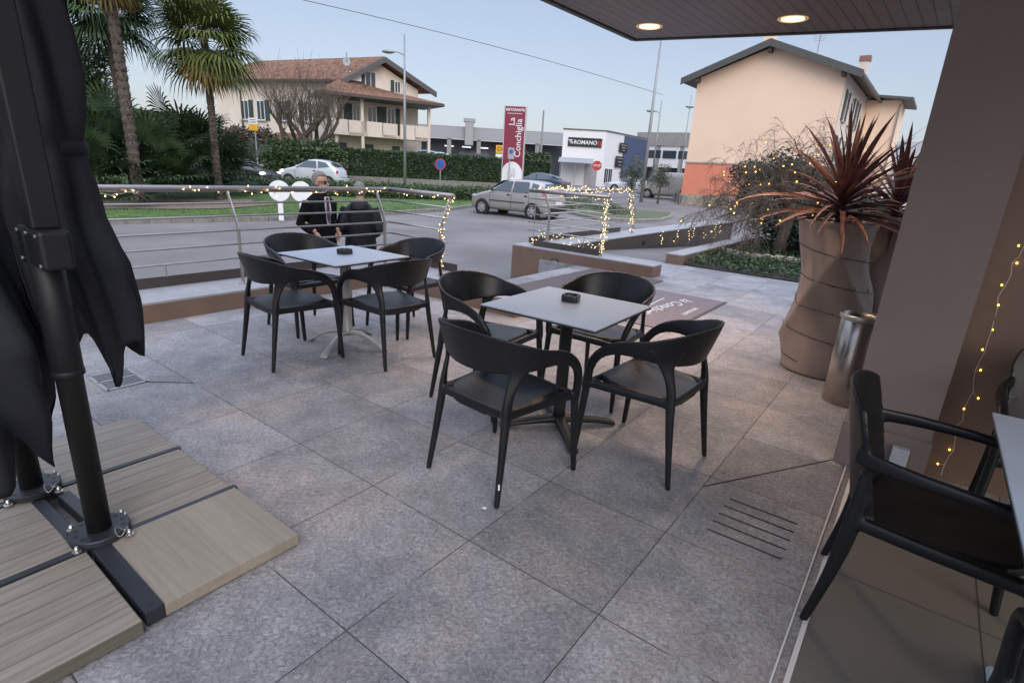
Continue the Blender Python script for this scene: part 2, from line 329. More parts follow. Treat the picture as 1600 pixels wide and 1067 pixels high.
# terrace: origin of the object sits on a tile joint so the procedural grid lines up
mb = MB(); ox, oy = -2.550, 3.662
poly = [(-5.2, -6), (-.04, -6), (-.04, 3.31), (6, 3.31), (6, 9.45), (-3.3, 9.45), (-5.2, 9.45), (-5.2, 7.76), (-4.46, 7.76), (-4.46, 4.38), (-5.2, 4.38)]
O = V((ox, oy, 0)); inv = (Matrix.Translation(O) @ Matrix.Rotation(TH, 4, 'Z')).inverted()
pp = [inv @ UV(*p) for p in poly]; mb.prism([(p.x, p.y) for p in pp], -.6, 0)
fl = struct('terrace_floor', mb, M_tile, loc=(0, 0, 0)); fl.location = O; fl.rotation_euler.z = TH
def uvprism(mb, pts, z0, z1): q = [UV(*p) for p in pts]; mb.prism([(p.x, p.y) for p in q], z0, z1)
mb = MB(); uvprism(mb, [(-.036, -6), (6, -6), (6, 3.306), (-.036, 3.306)], -.3, .012); struct('veranda_floor', mb, M_indoor)
mb = MB(); uvprism(mb, [(-.05, -6), (-.034, -6), (-.034, 3.3), (-.05, 3.3)], -.1, .016); uvprism(mb, [(-.085, -6), (-.079, -6), (-.079, 3.3), (-.085, 3.3)], -.1, .006); struct('threshold_strip', mb, M_edge)
for k in range(-4, 8):  # joints in the veranda tiling
    mb = MB()
    if k < 5: uvprism(mb, [(-.03, k*.75), (5, k*.75), (5, k*.75+.0025), (-.03, k*.75+.0025)], .005, .0135)
    if k > 0: uvprism(mb, [(-.3+k*.75, -5), (-.3+k*.75, 3.3), (-.2975+k*.75, 3.3), (-.2975+k*.75, -5)], .005, .0139)
    if mb.f: struct('veranda_joint', mb, M_panel)
# diagonal fall cuts in the paving
def cut(a, b, w=.004, z=.0035):
    mb = MB(); a = V((*a, 0)); b = V((*b, 0)); d = (b-a).normalized(); n = V((-d.y, d.x, 0))*w/2; mb.prism([(p.x, p.y) for p in (a-n, b-n, b+n, a+n)], -.02, z); struct('paving_cut', mb, M_black)
cut((.994, 2.407), (1.86, 2.78)); cut(tuple(UV(-3.84, 1.25)[:2]), tuple(UV(-3.62, 1.451)[:2])); cut((1.89, 2.72), (2.02, 2.60))
# entrance steps going down to the car park
mb = MB()
for i in range(3): uvprism(mb, [(-4.46-.34*(i+1), 4.68), (-4.46-.34*i, 4.68), (-4.46-.34*i, 7.76), (-4.46-.34*(i+1), 7.76)], -.6, -.15*(i+1)+.03)
struct('entrance_steps', mb, M_coping)
# ramp beyond the far flank wall
mb = MB(); q = [UV(-5.2, 9.45), UV(-3.62, 9.45), UV(-3.62, 17), UV(-5.2, 17)]
mb.slab([(p.x, p.y, 0 if i < 2 else -.46) for i, p in enumerate(q)], (0, 0, -.3)); struct('ramp', mb, M_asphalt)
# planting bed soil
mb = MB(); uvprism(mb, [(-3.3, 9.46), (6, 9.46), (6, 19), (-3.3, 19)], -.5, .02); struct('planting_bed', mb, M_soil)

# low walls with pale copings
def low_wall(label, pts, z0, inner_mat, ztop=.18, steps=None, coping_over=0.0, cat='low wall'):
    c = sum((UV(*p) for p in pts), V())/len(pts)
    t = thing('low_wall', label, cat, (c.x, c.y, z0)); mb = MB(); uvprism(mb, pts, z0, ztop-.022); mb.build('wall_face', inner_mat, t, world=True)
    mb = MB(); uvprism(mb, pts, ztop-.022, ztop); mb.build('coping', M_coping, t, world=True, bevel=.003)
    return t
low_wall('low brown-clad terrace wall with pale coping carrying the long railing', [(-5.2, -6), (-5.2, 4.37), (-3.18, 4.37), (-3.18, 4.67), (-4.46, 4.67), (-4.46, 5.02), (-5.80, 5.02), (-5.80, -6)], -.55, M_brown)
w = low_wall('low brown-clad wall with pale coping beside the entrance steps, carrying the short lit railing', [(-5.80, 7.78), (-3.17, 7.78), (-3.17, 8.10), (-5.80, 8.10)], -.55, M_brown)
mb = MB(); p = UV(-4.9, 7.774, -.02)
mb.box((p.x, p.y, 0.0), (.15, .012, .09), rz=TH); mb.build('step_light', M_panel, w, world=True, bevel=.004)
mb = MB(); mb.box((p.x-.004, p.y-.006, 0.0), (.10, .012, .03), rz=TH); mb.build('step_light_lens', M_galv, w, world=True)
low_wall('long low outer wall with dark inner face along the ramp', [(-5.80, 8.11), (-5.2, 8.11), (-5.2, 18.9), (-5.80, 18.9)], -.55, M_panel)
low_wall('low edging wall with pale coping around the planting bed', [(-3.62, 9.40), (-3.32, 9.40), (-3.32, 16), (-3.62, 16)], -.5, M_brown)
mb = MB(); o = V((0, 0, 0))
for uu, vv in ((-5.188, 12.0),): p = UV(uu, vv, 0); mb.box((p.x, p.y, -.02), (.02, .13, .09), rz=TH)
tag(mb.build('wall_lamp', M_black), 'small dark recessed lamp in the outer wall of the ramp', 'wall light')

# railings ---------------------------------------------------------------
def railing(label, p0, p1, n, posts, p2=None, n2=None, posts2=(), z0=.18, over=(0.0, 0.0), stub0=.35):
    """p0->p1 (and optional second leg p1->p2) in terrace coordinates; n = outward normal (uv)."""
    c = UV(*p0, z0); t = thing('railing', label, 'railing', (c.x, c.y, z0))
    legs = [(V((*p0, 0)), V((*p1, 0)), V((*n, 0)), posts)]
    if p2: legs.append((V((*p1, 0)), V((*p2, 0)), V((*n2, 0)), posts2))
    rodspec = [(.44, .03), (.58, .03), (.715, .03), (.85, .06), (.97, .11)]
    def cpos(k, off):   # offset corner positions
        a, b, nn, _ = legs[k]; A = a+nn*off; Bp = b+nn*off
        if p2 and k == 0: Bp = b+nn*off+legs[1][2]*off
        if p2 and k == 1: A = a+nn*off+legs[0][2]*off
        return A, Bp
    for k, (a, b, nn, ps) in enumerate(legs):
        d = (b-a).normalized()
        for zr, off in rodspec:
            A, Bp = cpos(k, off); A = A - d*(over[0] if k == 0 else 0); Bp = Bp + d*(over[1] if k == len(legs)-1 else 0)
            mb = MB(); mb.tube([UV(A.x, A.y, zr), UV(Bp.x, Bp.y, zr)], .0105, 8); mb.build('rod', M_rail, t, world=True, smooth=True)
        A, Bp = cpos(k, .175); A = A-d*(over[0] if k == 0 else 0); Bp = Bp+d*(over[1]*.4 if k == len(legs)-1 else 0)
        mb = MB(); mb.tube([UV(A.x, A.y, 1.10), UV(Bp.x, Bp.y, 1.10)], .031, 14); mb.build('handrail', M_railtop, t, world=True, smooth=True)
        A, Bp = cpos(k, .30)
        mb = MB(); mb.bar(UV(A.x, A.y, .215), UV(Bp.x, Bp.y, .215), .006, .13); mb.build('kick_panel', M_panel, t, world=True)
        A2, B2 = cpos(k, .30); L = (B2-A2).length; m = max(1, int(L/1.15))
        for i in range(m+1):
            q = A2+(B2-A2)*((i+.5)/(m+1)); q1 = q-nn*.27
            mb = MB(); mb.tube([UV(q.x, q.y, .27), UV(q.x, q.y, .40), UV(q1.x, q1.y, .438)], .006, 6); mb.build('stub', M_rail, t, world=True)
        for s in ps:
            q = a+d*s
            prof = [(0, z0), (0, .74), (.05, .86), (.15, 1.075)]
            mb = MB()
            P = [UV(q.x+nn.x*o_, q.y+nn.y*o_, z) for o_, z in prof]
            dd = UV(d.x, d.y)*.006; nw = UV(nn.x, nn.y)
            for (A_, B_, w0, w1) in ((P[0], P[1], .024, .022), (P[1], P[2], .022, .022), (P[2], P[3], .022, .016)):
                vs_ = [X+dd*sx_+nw*sy*w for X, w in ((A_, w0), (B_, w1)) for sx_ in (-1, 1) for sy in (-1, 1)]
                mb.add(vs_, [(0,1,3,2), (4,6,7,5), (0,4,5,1), (2,3,7,6), (0,2,6,4), (1,5,7,3)])
            po = mb.build('post', M_rail, t, world=True)
            mb = MB(); mb.lathe([(.045, 0), (.045, .008), (.02, .012), (.018, .03)], 16, UV(q.x, q.y, z0)); mb.build('base_flange', M_rail, po, world=True, smooth=False)
    return t
NB = (-1, 0); NA = (0, 1)
railing('long satin steel railing on the terrace wall, corner and lit end post by the steps', (-5.45, -4.0), (-5.45, 4.70), NB, (.3, 2.6, 4.9, 6.77, 8.62), (-4.56, 4.70), NA, (.89,), over=(0, .07))
railing('short satin steel railing nearest the steps, wrapped in warm lights', (-5.5, 7.93), (-4.12, 7.93), (0, -.01), (0.03, 1.35), over=(.1, .08))
railing('short satin steel railing on the ramp wall, standing behind the lit one', (-5.45, 8.2), (-5.45, 11.86), NB, (.15, 3.66), over=(0, .0))

# canopy ------------------------------------------------------------------
C0 = V((1.05, 6.21, 0)); dr = V((.908, -.419, 0)); dl = V((-.62, -.784, 0))
cz = 2.75; CD = 5.6
cpoly = [C0, C0+dr*9, C0+dr*9+dl*CD, C0+dl*CD]
can = thing('canopy', 'dark boarded canopy ceiling over the terrace with two lit downlights', 'canopy', (C0.x, C0.y, cz))
M_ceil = plank_mat('boarded_soffit', (.145, .108, .10), (.20, .155, .145), lines=.095, rough=.4, groove=(.006, .28))
mb = MB(); mb.prism([(p.x, p.y) for p in cpoly], cz+.02, cz+.30); mb.build('roof', M_black, can, world=True)
# soffit boards laid parallel to the left edge; local frame rotated so boards run along it
sof = thing('soffit_frame', None, None); bpy.data.objects.remove(sof)
sang = atan2(dl.y, dl.x)
mb = MB(); IM = (Matrix.Translation(V((C0.x, C0.y, 0))) @ Matrix.Rotation(sang, 4, 'Z')).inverted()
q = [IM @ p for p in (C0+dr*.05+dl*.05, C0+dr*8.95+dl*.05, C0+dr*8.95+dl*(CD-.05), C0+dr*.05+dl*(CD-.05))]
mb.prism([(p.x, p.y) for p in q], 0, .019)
so = mb.build('soffit', M_ceil, can); so.rotation_euler.z = sang
mb = MB()
for a, b in ((cpoly[0], cpoly[1]), (cpoly[3], cpoly[0])):
    d = (b-a).normalized(); n = V((d.y, -d.x, 0)); c_ = (a+b)/2
    mb.bar(V((a.x, a.y, cz+.15))+d*(-.0), V((b.x, b.y, cz+.15)), .05, .32)
mb.build('fascia', M_greyroof, can, world=True)
for i, (x, y) in enumerate([(1.08, 5.65), (2.15, 5.14), (.30, 4.62), (1.42, 4.10)]):  # last two are added out of view for more warm light on the floor
    if i > 5: continue
    p = (x, y, cz)
    mb = MB(); mb.lathe([(.10, 0.004), (.112, -.006), (.118, -.002), (.118, .004)], 24, p); ri = mb.build('downlight_ring', M_halo, can, world=True, smooth=True)
    mb = MB(); mb.lathe([(.0, -.004), (.092, -.004), (.092, .003)], 24, p); le = mb.build('downlight_lens', M_lamp, ri, world=True)
    ld = bpy.data.lights.new('downlight', 'SPOT'); ld.energy = 88; ld.color = (1, .68, .44); ld.spot_size = rad(125); ld.spot_blend = .8; ld.shadow_soft_size = .10
    lo = bpy.data.objects.new('downlight_lamp', ld); COL.objects.link(lo); lo.location = (x, y, cz-.02)

# pillar, veranda end wall -------------------------------------------------
pl = thing('pillar', 'tall taupe rendered pillar beside the steel bin', 'pillar', UV(-.12, 3.31))
mb = MB(); uvprism(mb, [(-.15, 3.30), (.25, 3.30), (.25, 4.0), (-.15, 4.0)], 0, .25); mb.build('plinth', M_pillar, pl, world=True, bevel=.006)
mb = MB(); uvprism(mb, [(-.125, 3.315), (.24, 3.315), (.24, 3.98), (-.125, 3.98)], .25, 2.76); mb.build('shaft', M_pillar, pl, world=True)
mb = MB(); uvprism(mb, [(.251, 3.50), (5, 3.50), (5, 3.75), (.251, 3.75)], 0, 2.745)
tag(mb.build('wall', M_brown), 'plain brown end wall behind the pillar, hung with amber lights', 'wall')
mb = MB(); p = UV(.13, 3.27, .14); mb.box(p, (.075, .05, .12), rz=TH)
tag(mb.build('socket_box', mat('pale_plastic', (.42, .45, .48), .5, var=.04), bevel=.006), 'small pale socket box on the foot of the taupe pillar', 'socket box')
mb = MB(); uvprism(mb, [(-.15, 4.0), (-.125, 4.0), (-.125, 4.04), (-.15, 4.04)], 1.62, 2.12)
tag(mb.build('blade_sign', M_black, bevel=.004), 'thin dark blade sign projecting from behind the taupe pillar', 'sign')

# drains, mats --------------------------------------------------------------
gr = thing('floor_grate', 'pale slotted drain grate in the paving beside the folded parasol', 'drain grate', UV(-4.0, 1.15), TH)
mb = MB()
for x in (-.16, 0, .16): mb.box((x, 0, .004), (.02, .22, .008))
for y in (-.11, .11): mb.box((0, y, .004), (.34, .02, .008))
mb.build('grate_frame', M_galv, gr)
mb = MB()
for i in range(14):
    x = -.15+i*.0225
    mb.box((x, 0, .003), (.008, .2, .006))
mb.build('bars', M_galv, gr)
mb = MB(); mb.box((0, 0, .0015), (.33, .21, .003)); mb.build('pit', M_black, gr)
sd_ = thing('slot_drain', 'five narrow drainage slots cut in one paving tile', 'slot drain', UV(-.2935, 2.39), TH)
for i in range(5):
    mb = MB(); a = V((1.092, 2.312, 0)).lerp(V((.901, 2.063, 0)), i/4); d = V((.807, -.59, 0))
    b = V((1.335, 2.135, 0)).lerp(V((1.153, 1.887, 0)), i/4)
    mb.bar(a+V((0, 0, .0005)), b+V((0, 0, .0005)), .0055, .006); mb.build('slot', M_black, sd_, world=True)
mb = MB(); uvprism(mb, [(-4.13, 4.72), (-2.95, 4.72), (-2.95, 7.68), (-4.13, 7.68)], .001, .012)
tag(mb.build('doormat', M_mat), 'large plain dark grey entrance mat at the top of the steps', 'doormat')
mt = thing('doormat', 'mauve-grey restaurant mat with white script lettering behind the near table', 'doormat', UV(-2.3, 6.1))
mb = MB(); mq = [(-1.85, 6.05), (-1.87, 7.02), (-2.75, 6.70), (-2.76, 5.05), (-1.86, 5.05)]
mb = MB(); uvprism(mb, [(-1.86, 5.15), (-1.86, 6.98), (-2.78, 6.98), (-2.78, 5.15)], .001, .010); mb.build('mat_pile', M_mat2, mt, world=True)
mb = MB(); uvprism(mb, [(-1.86, 5.15), (-1.83, 5.15), (-1.83, 7.0), (-1.86, 7.0)], .001, .0105); mb.build('border', M_mat, mt, world=True)
text_mesh('lettering', 'la Conchiglia', .23, frame_M(UV(-2.28, 6.12, .0105), -BX+AX*-.12, AX+BX*-.12), M_letter, mt, shear=.35, extrude=.0008, offset=-.002)
text_mesh('lettering', 'RISTORANTE', .075, frame_M(UV(-1.99, 6.12, .0105), -BX, AX), M_letter, mt, extrude=.0008)
mb = MB(); pts = [UV(-2.47, 6.55, .011), UV(-2.46, 6.3, .011), UV(-2.44, 6.05, .011), UV(-2.50, 5.75, .011), UV(-2.60, 5.45, .011)]
for a, b in zip(pts, pts[1:]): mb.bar(a, b, .012, .002)
mb.build('swoosh', M_letter, mt, world=True)

# ================================================================ CHAIRS
def sweep(mb, path, close=False):
    """path: list of (center, updir, outdir, h, w): rounded rectangle section, h along updir, w along outdir"""
    path = [path[0]]+[tuple(V(path[0][0]).lerp(V(path[1][0]), min(.3, .002/max(1e-5, (V(path[1][0])-V(path[0][0])).length))) if i == 0 else path[0][i] for i in range(5))]+list(path[1:-1])+[tuple(V(path[-1][0]).lerp(V(path[-2][0]), min(.3, .002/max(1e-5, (V(path[-2][0])-V(path[-1][0])).length))) if i == 0 else path[-1][i] for i in range(5))]+[path[-1]]
    vs = []; fs = []; n = len(path); K = 8
    for c, u_, o_, h, w in path:
        c = V(c); u_ = V(u_).normalized(); o_ = V(o_).normalized()
        for a, b in ((.5, .28), (.28, .5), (-.28, .5), (-.5, .28), (-.5, -.28), (-.28, -.5), (.28, -.5), (.5, -.28)):
            if h > 2.2*w: a = a if abs(a) > .4 else math.copysign(.5-.22*w/h, a)
            vs.append(c+u_*h*a+o_*w*b)
    for i in range(n-1):
        for k in range(K): fs.append((i*K+k, i*K+(k+1) % K, (i+1)*K+(k+1) % K, (i+1)*K+k))
    fs += [tuple(range(K))[::-1], tuple((n-1)*K+k for k in range(K))]
    mb.add(vs, fs)
def lerp(a, b, t): return a+(b-a)*t
def mould(objs, t, matl, voxel, classify, it=5):
    """fuse overlapping pieces into one moulded skin, then cut it into named parts"""
    bpy.context.view_layer.update(); dg = bpy.context.evaluated_depsgraph_get(); vs = []; fs = []
    for o in objs:
        me = bpy.data.meshes.new_from_object(o.evaluated_get(dg)); n = len(vs); vs += [tuple(v.co) for v in me.vertices]; fs += [tuple(n+i for i in p.vertices) for p in me.polygons]; bpy.data.meshes.remove(me)
    for o in objs: bpy.data.objects.remove(o)
    me = bpy.data.meshes.new('m'); me.from_pydata(vs, [], fs); tmp = bpy.data.objects.new('m', me); COL.objects.link(tmp)
    m = tmp.modifiers.new('r', 'REMESH'); m.mode = 'VOXEL'; m.voxel_size = voxel; k = tmp.modifiers.new('s', 'SMOOTH'); k.factor = .5; k.iterations = it
    bpy.context.view_layer.update(); dg = bpy.context.evaluated_depsgraph_get(); ev = bpy.data.meshes.new_from_object(tmp.evaluated_get(dg)); bpy.data.objects.remove(tmp)
    co = [v.co.copy() for v in ev.vertices]; nor = [v.normal.copy() for v in ev.vertices]; groups = {}
    for p in ev.polygons: groups.setdefault(classify(p.center), []).append(tuple(p.vertices))
    for key, fl_ in groups.items():
        idx = {}; lv = []; ln_ = []; lf = []
        for f in fl_:
            for i in f:
                if i not in idx: idx[i] = len(lv); lv.append(co[i]); ln_.append(nor[i])
            lf.append(tuple(idx[i] for i in f))
        q = bpy.data.meshes.new(key[0]); q.from_pydata([tuple(v) for v in lv], [], lf); q.materials.append(matl); q.polygons.foreach_set('use_smooth', [True]*len(q.polygons)); q.update()
        q.normals_split_custom_set_from_vertices([tuple(n) for n in ln_])
        o = bpy.data.objects.new(key[0], q); COL.objects.link(o); o.parent = t
def make_tub_chair(name, matl):
    t = thing(name, 'x', 'chair')
    # seat: dished rounded panel with skirt
    mb = MB(); nx, ny = 14, 12; vs = []; fs = []
    def outline(a):   # superellipse, rear narrower
        ca, sa = cos(a), sin(a); e_ = 2/3.6
        x = math.copysign(abs(ca)**e_, ca); y = math.copysign(abs(sa)**e_, sa)
        y2 = y*.215; hw = lerp(.205, .245, (y+1)/2); return x*hw, y2
    rings = [(.0, -.016), (.35, -.014), (.7, -.007), (.9, .001), (.985, .002), (1.0, -.006), (1.0, -.05), (.965, -.052), (.955, -.02), (.0, -.03)]
    seg = 40
    for i, (k, dz) in enumerate(rings):
        for j in range(seg):
            x, y = outline(2*pi*j/seg); z = .448+dz+.012*(y/.215)*(1 if k > 0 else 0)*k
            if y < 0: z += .0
            vs.append((x*k, y*k, z))
    for i in range(len(rings)-1):
        for j in range(seg): fs.append((i*seg+j, i*seg+(j+1) % seg, (i+1)*seg+(j+1) % seg, (i+1)*seg+j))
    mb.add(vs, fs); mb.build('seat', matl, t, smooth=True, subsurf=1)
    # backrest band flowing into the arms
    P = []
    N = 26
    for i in range(N+1):
        s = -1+2*i/N; a = abs(s); sg = 1 if s > 0 else -1
        ang = a*pi/2*1.18            # 0 = rear centre
        if a < .62:
            q = a/.62; ph = q*rad(84)
            x = sin(ph)*.292; y = -.045-cos(ph)*.225
            zt = lerp(.806, .728, q**1.9); h = lerp(.212, .10, q**1.9)
            out = V((sin(ph)*sg, -cos(ph), 0)); tilt = lerp(.30, .34, q)
            upd = V((out.x*tilt, out.y*tilt, 1)); w = lerp(.013, .022, q)
            c = V((x*sg, y, zt-h/2)) + V((out.x, out.y, 0))*0.0
            P.append((c, upd, out, h, w))
        else:
            q = (a-.62)/.38
            # arm curve: forward then down into the front leg
            A0 = V((.290, -.068, .686)); A1 = V((.315, .075, .672)); A2 = V((.312, .235, .655)); A3 = V((.268, .232, .40))
            B = lambda t_: A0*(1-t_)**3+A1*3*t_*(1-t_)**2+A2*3*t_*t_*(1-t_)+A3*t_**3
            c = B(q); tg = (B(min(1, q+.02))-B(max(0, q-.02))).normalized()
            outv = V((1, 0, 0)); upv_ = outv.cross(tg)
            if upv_.z < 0 and q < .4: upv_ = -upv_
            upv_ = upv_.normalized(); tilt = lerp(.34, 0, min(1, q*1.6)); upv_ = upv_+outv*tilt
            h = lerp(.10, .05, min(1, q*2.0)); w = lerp(.022, .036, min(1, q*2))
            c = V((c.x*sg, c.y, c.z)); upv_ = V((upv_.x*sg, upv_.y, upv_.z)); outv = V((sg, 0, 0))
            P.append((c, upv_, outv, h, w))
    # keep up direction consistent
    for i in range(1, len(P)):
        pass
    half = N//2
    for rng in (range(half+1, N+1), range(half-1, -1, -1)):
        prev = V(P[half][1])
        for i in rng:
            c, u_, o_, h, w = P[i]; u_ = V(u_)
            if u_.normalized().dot(prev.normalized()) < 0: u_ = -u_
            P[i] = (c, u_, o_, h, w); prev = u_
    mb = MB(); sweep(mb, P); mb.build('backrest', matl, t, subsurf=1)
    for sg in (-1, 1):
        mb = MB(); pth = []
        for z, x, y, s_ in ((.415, .264, .232, .040), (.36, .265, .236, .040), (.2, .272, .247, .035), (.0, .279, .262, .028)):
            pth.append(((x*sg, y, z), (0, 1, 0), (sg, 0, 0), s_, s_*.95))
        sweep(mb, pth); mb.build('leg', matl, t, subsurf=1)
        # rear leg rising into the band, widening like a Y
        mb = MB(); pth = []
        for z, x, y, h_, w_ in ((0, .235, -.265, .027, .027), (.2, .222, -.235, .034, .033), (.40, .210, -.205, .046, .036), (.46, .208, -.203, .050, .032), (.53, .210, -.190, .048, .026), (.585, .215, -.168, .060, .022), (.625, .226, -.159, .088, .018), (.66, .236, -.160, .13, .014), (.69, .244, -.165, .165, .011)):
            tg = V((.66, .75, 0)) if z > .5 else V((.25, 1, 0)); tg = V((tg.x*sg, tg.y, 0)); ot = V((tg.y*sg, -tg.x*sg, 0))
            pth.append(((x*sg, y, z), tg, ot, h_, w_))
        sweep(mb, pth); mb.build('leg', matl, t, subsurf=1)
        # gusset joining seat skirt to the front leg
        mb = MB(); sweep(mb, [((.262*sg, .232, .428), (0, 0, 1), (sg, .0, 0), .046, .034), ((.245*sg, .10, .426), (0, 0, 1), (sg, 0, 0), .046, .03), ((.222*sg, -.06, .424), (0, 0, 1), (sg, 0, 0), .046, .03), ((.208*sg, -.205, .424), (0, 0, 1), (sg, 0, 0), .050, .034)]); mb.build('seat_bracket', matl, t, subsurf=1)
        mb = MB(); sweep(mb, [((.225*sg, .19, .425), (0, 0, 1), (0, 1, 0), .05, .05), ((.262*sg, .228, .425), (0, 0, 1), (0, 1, 0), .046, .034)]); mb.build('seat_bracket', matl, t, subsurf=1)
        mb = MB(); sweep(mb, [((.18*sg, -.17, .425), (0, 0, 1), (0, 1, 0), .05, .05), ((.21*sg, -.205, .425), (0, 0, 1), (0, 1, 0), .046, .034)]); mb.build('seat_bracket', matl, t, subsurf=1)
    for y, x in ((.222, .262), (-.205, .205)):
        mb = MB(); sweep(mb, [((-x, y, .426), (0, 0, 1), (0, 1, 0), .046, .03), ((0, y*1.0, .424), (0, 0, 1), (0, 1, 0), .040, .026), ((x, y, .426), (0, 0, 1), (0, 1, 0), .046, .03)]); mb.build('seat_bracket', matl, t, subsurf=1)
    def cl(c):
        if c.z < .392: return ('leg', c.x > 0, c.y > 0)
        if c.z < .475 and abs(c.x) < .235 and abs(c.y) < .225: return ('seat',)
        return ('backrest',)
    mould(kids(t), t, matl, .0052, cl, 6)
    return t
ch0 = make_tub_chair('tub_chair', M_plastic)
def place(src, x, y, deg, label, group, first):
    o = src if first else copy_tree(src); o.location = (x, y, 0); o.rotation_euler.z = rad(deg-90); o['label'] = label; o['group'] = group
    if first: PM[o.name] = Matrix.Translation(V((x, y, 0))) @ Matrix.Rotation(rad(deg-90), 4, 'Z')
    return o
T1 = V((.305, 2.995, 0)); T2 = V((-1.335, 4.235, 0))
g_ = 'black plastic tub chairs around the square terrace tables'
place(ch0, -.030, 2.475, 49, 'black tub chair nearest the camera at the near table, white mark on its leg', g_, True)
place(ch0, .745, 2.705, 141, 'black tub chair at the near table, on the side towards the steel bin', g_, False)
place(ch0, -.16, 3.36, -32, 'black tub chair at the near table, between it and the steel-column table', g_, False)
place(ch0, .60, 3.60, 232, 'black tub chair at the near table, backing onto the mauve restaurant mat', g_, False)
place(ch0, -1.665, 3.92, 50, 'black tub chair at the far table, nearest the folded parasol', g_, False)
place(ch0, -.955, 4.06, 140, 'black tub chair at the far table, on the side facing the near table', g_, False)
place(ch0, -1.83, 4.72, -36, 'black tub chair at the far table, against the long railing', g_, False)
place(ch0, -.96, 4.87, 232, 'black tub chair at the far table, backing towards the steps', g_, False)
mb = MB(); mb.box((.2415, -.2625, .11), (.007, .007, .026), rad(45)); mb.build('white_sticker', M_white, ch0)

def table_top(t, h=.745, s=.70, s2=None):
    s2 = s2 or s; mb = MB(); mb.box((0, 0, h-.004), (s, s2, .008)); mb.build('table_top', M_top, t, bevel=.002)
    mb = MB(); mb.box((0, 0, h-.0125), (s-.002, s2-.002, .009)); mb.build('core_edge', M_core, t)
    mb = MB(); mb.box((0, 0, h-.026), (.3, .3, .018)); mb.build('mounting_plate', M_blackmetal, t, bevel=.003)
t = thing('square_table', 'near square table with grey laminate top on a black column', 'table', T1, rad(-34.5)); table_top(t)
mb = MB(); mb.lathe([(.038, .06), (.036, .12), (.036, .715), (.05, .72)], 20); mb.build('column', M_blackmetal, t, smooth=True)
for k in range(4):
    a = pi/4+k*pi/2; d = V((cos(a), sin(a), 0)); sd2 = V((-sin(a), cos(a), 0)); mb = MB()
    sweep(mb, [(d*.0+V((0, 0, .052)), (0, 0, 1), sd2, .05, .075), (d*.10+V((0, 0, .05)), (0, 0, 1), sd2, .044, .070), (d*.27+V((0, 0, .032)), (0, 0, 1), sd2, .030, .062), (d*.34+V((0, 0, .016)), (0, 0, 1), sd2, .028, .060), (d*.352+V((0, 0, .012)), (0, 0, 1), sd2, .02, .05)])
    mb.build('foot', M_blackmetal, t, subsurf=1)
t = thing('square_table', 'far square table with grey laminate top on a silver column', 'table', T2, rad(-34.5)); table_top(t)
mb = MB(); mb.lathe([(.052, .10), (.040, .13), (.040, .70), (.055, .715)], 22); mb.build('column', M_alu, t, smooth=True)
for k in range(4):
    a = rad(20)+k*pi/2; d = V((cos(a), sin(a), 0)); sd2 = V((-sin(a), cos(a), 0)); mb = MB()
    sweep(mb, [(d*.02+V((0, 0, .125)), (0, 0, 1), sd2, .035, .05), (d*.10+V((0, 0, .122)), (0, 0, 1), sd2, .026, .04), (d*.20+V((0, 0, .095)), (0, 0, 1), sd2, .024, .04), (d*.29+V((0, 0, .045)), (0, 0, 1), sd2, .022, .046), (d*.325+V((0, 0, .014)), (0, 0, 1), sd2, .022, .075), (d*.35+V((0, 0, .011)), (0, 0, 1), sd2, .018, .07)])
    mb.build('foot', M_alu, t, subsurf=1)
def ashtray(x, y, rz, label):
    t = thing('ashtray', label, 'ashtray', (x, y, .7452), rz, 'black square ashtrays')
    mb = MB(); K = 4
    def ring(s, z, r=.35):
        out = []
        for k in range(32):
            a = 2*pi*(k+.5)/32; ca, sa = cos(a), sin(a); e_ = .45
            out.append(V((math.copysign(abs(ca)**e_, ca)*s, math.copysign(abs(sa)**e_, sa)*s, z)))
        return out
    rs = [ring(.047, 0), ring(.050, .004), ring(.050, .030), ring(.048, .038), ring(.037, .038), ring(.033, .030), ring(.028, .012), ring(.001, .012)]
    for i in (2, 3, 4, 5):   # four cigarette notches
        for k, p in enumerate(rs[i]):
            if k % 8 in (7, 0) and False: p.z -= .012
            if abs((k % 8)-3.5) < 1 and i in (3, 4): p.z -= .012
    vs_ = sum(rs, []); fs_ = []
    for i in range(len(rs)-1):
        for k in range(32): fs_.append((i*32+k, i*32+(k+1) % 32, (i+1)*32+(k+1) % 32, (i+1)*32+k))
    fs_.append(tuple(range(32))[::-1]); mb.add(vs_, fs_); mb.build('bowl', M_ash, t, smooth=False)
    mb = MB(); mb.tube([(.036, .01, .040), (-.018, .005, .026)], .0035, 6); mb.build('cigarette_rest', M_ash, t)
ashtray(.325, 3.10, rad(-20), 'black square ashtray on the near table with the black column')
ashtray(-1.345, 4.27, rad(-25), 'black square ashtray on the far table with the silver column')
mb = MB(); p = V((-.085, 2.115, .003)); mb.add([p+V((0, .012, 0)), p+V((.016, .004, .002)), p+V((.012, -.012, 0)), p+V((-.004, -.008, .004)), p+V((-.014, .0, 0)), p+V((0, .012, 0))+V((0, 0, .003)), p+V((.002, 0, .006))], [(0, 1, 6), (1, 2, 6), (2, 3, 6), (3, 4, 6), (4, 0, 6)])
tag(mb.build('paper_scrap', M_white), 'tiny white scrap of paper lying on the paving by a chair leg', 'litter')

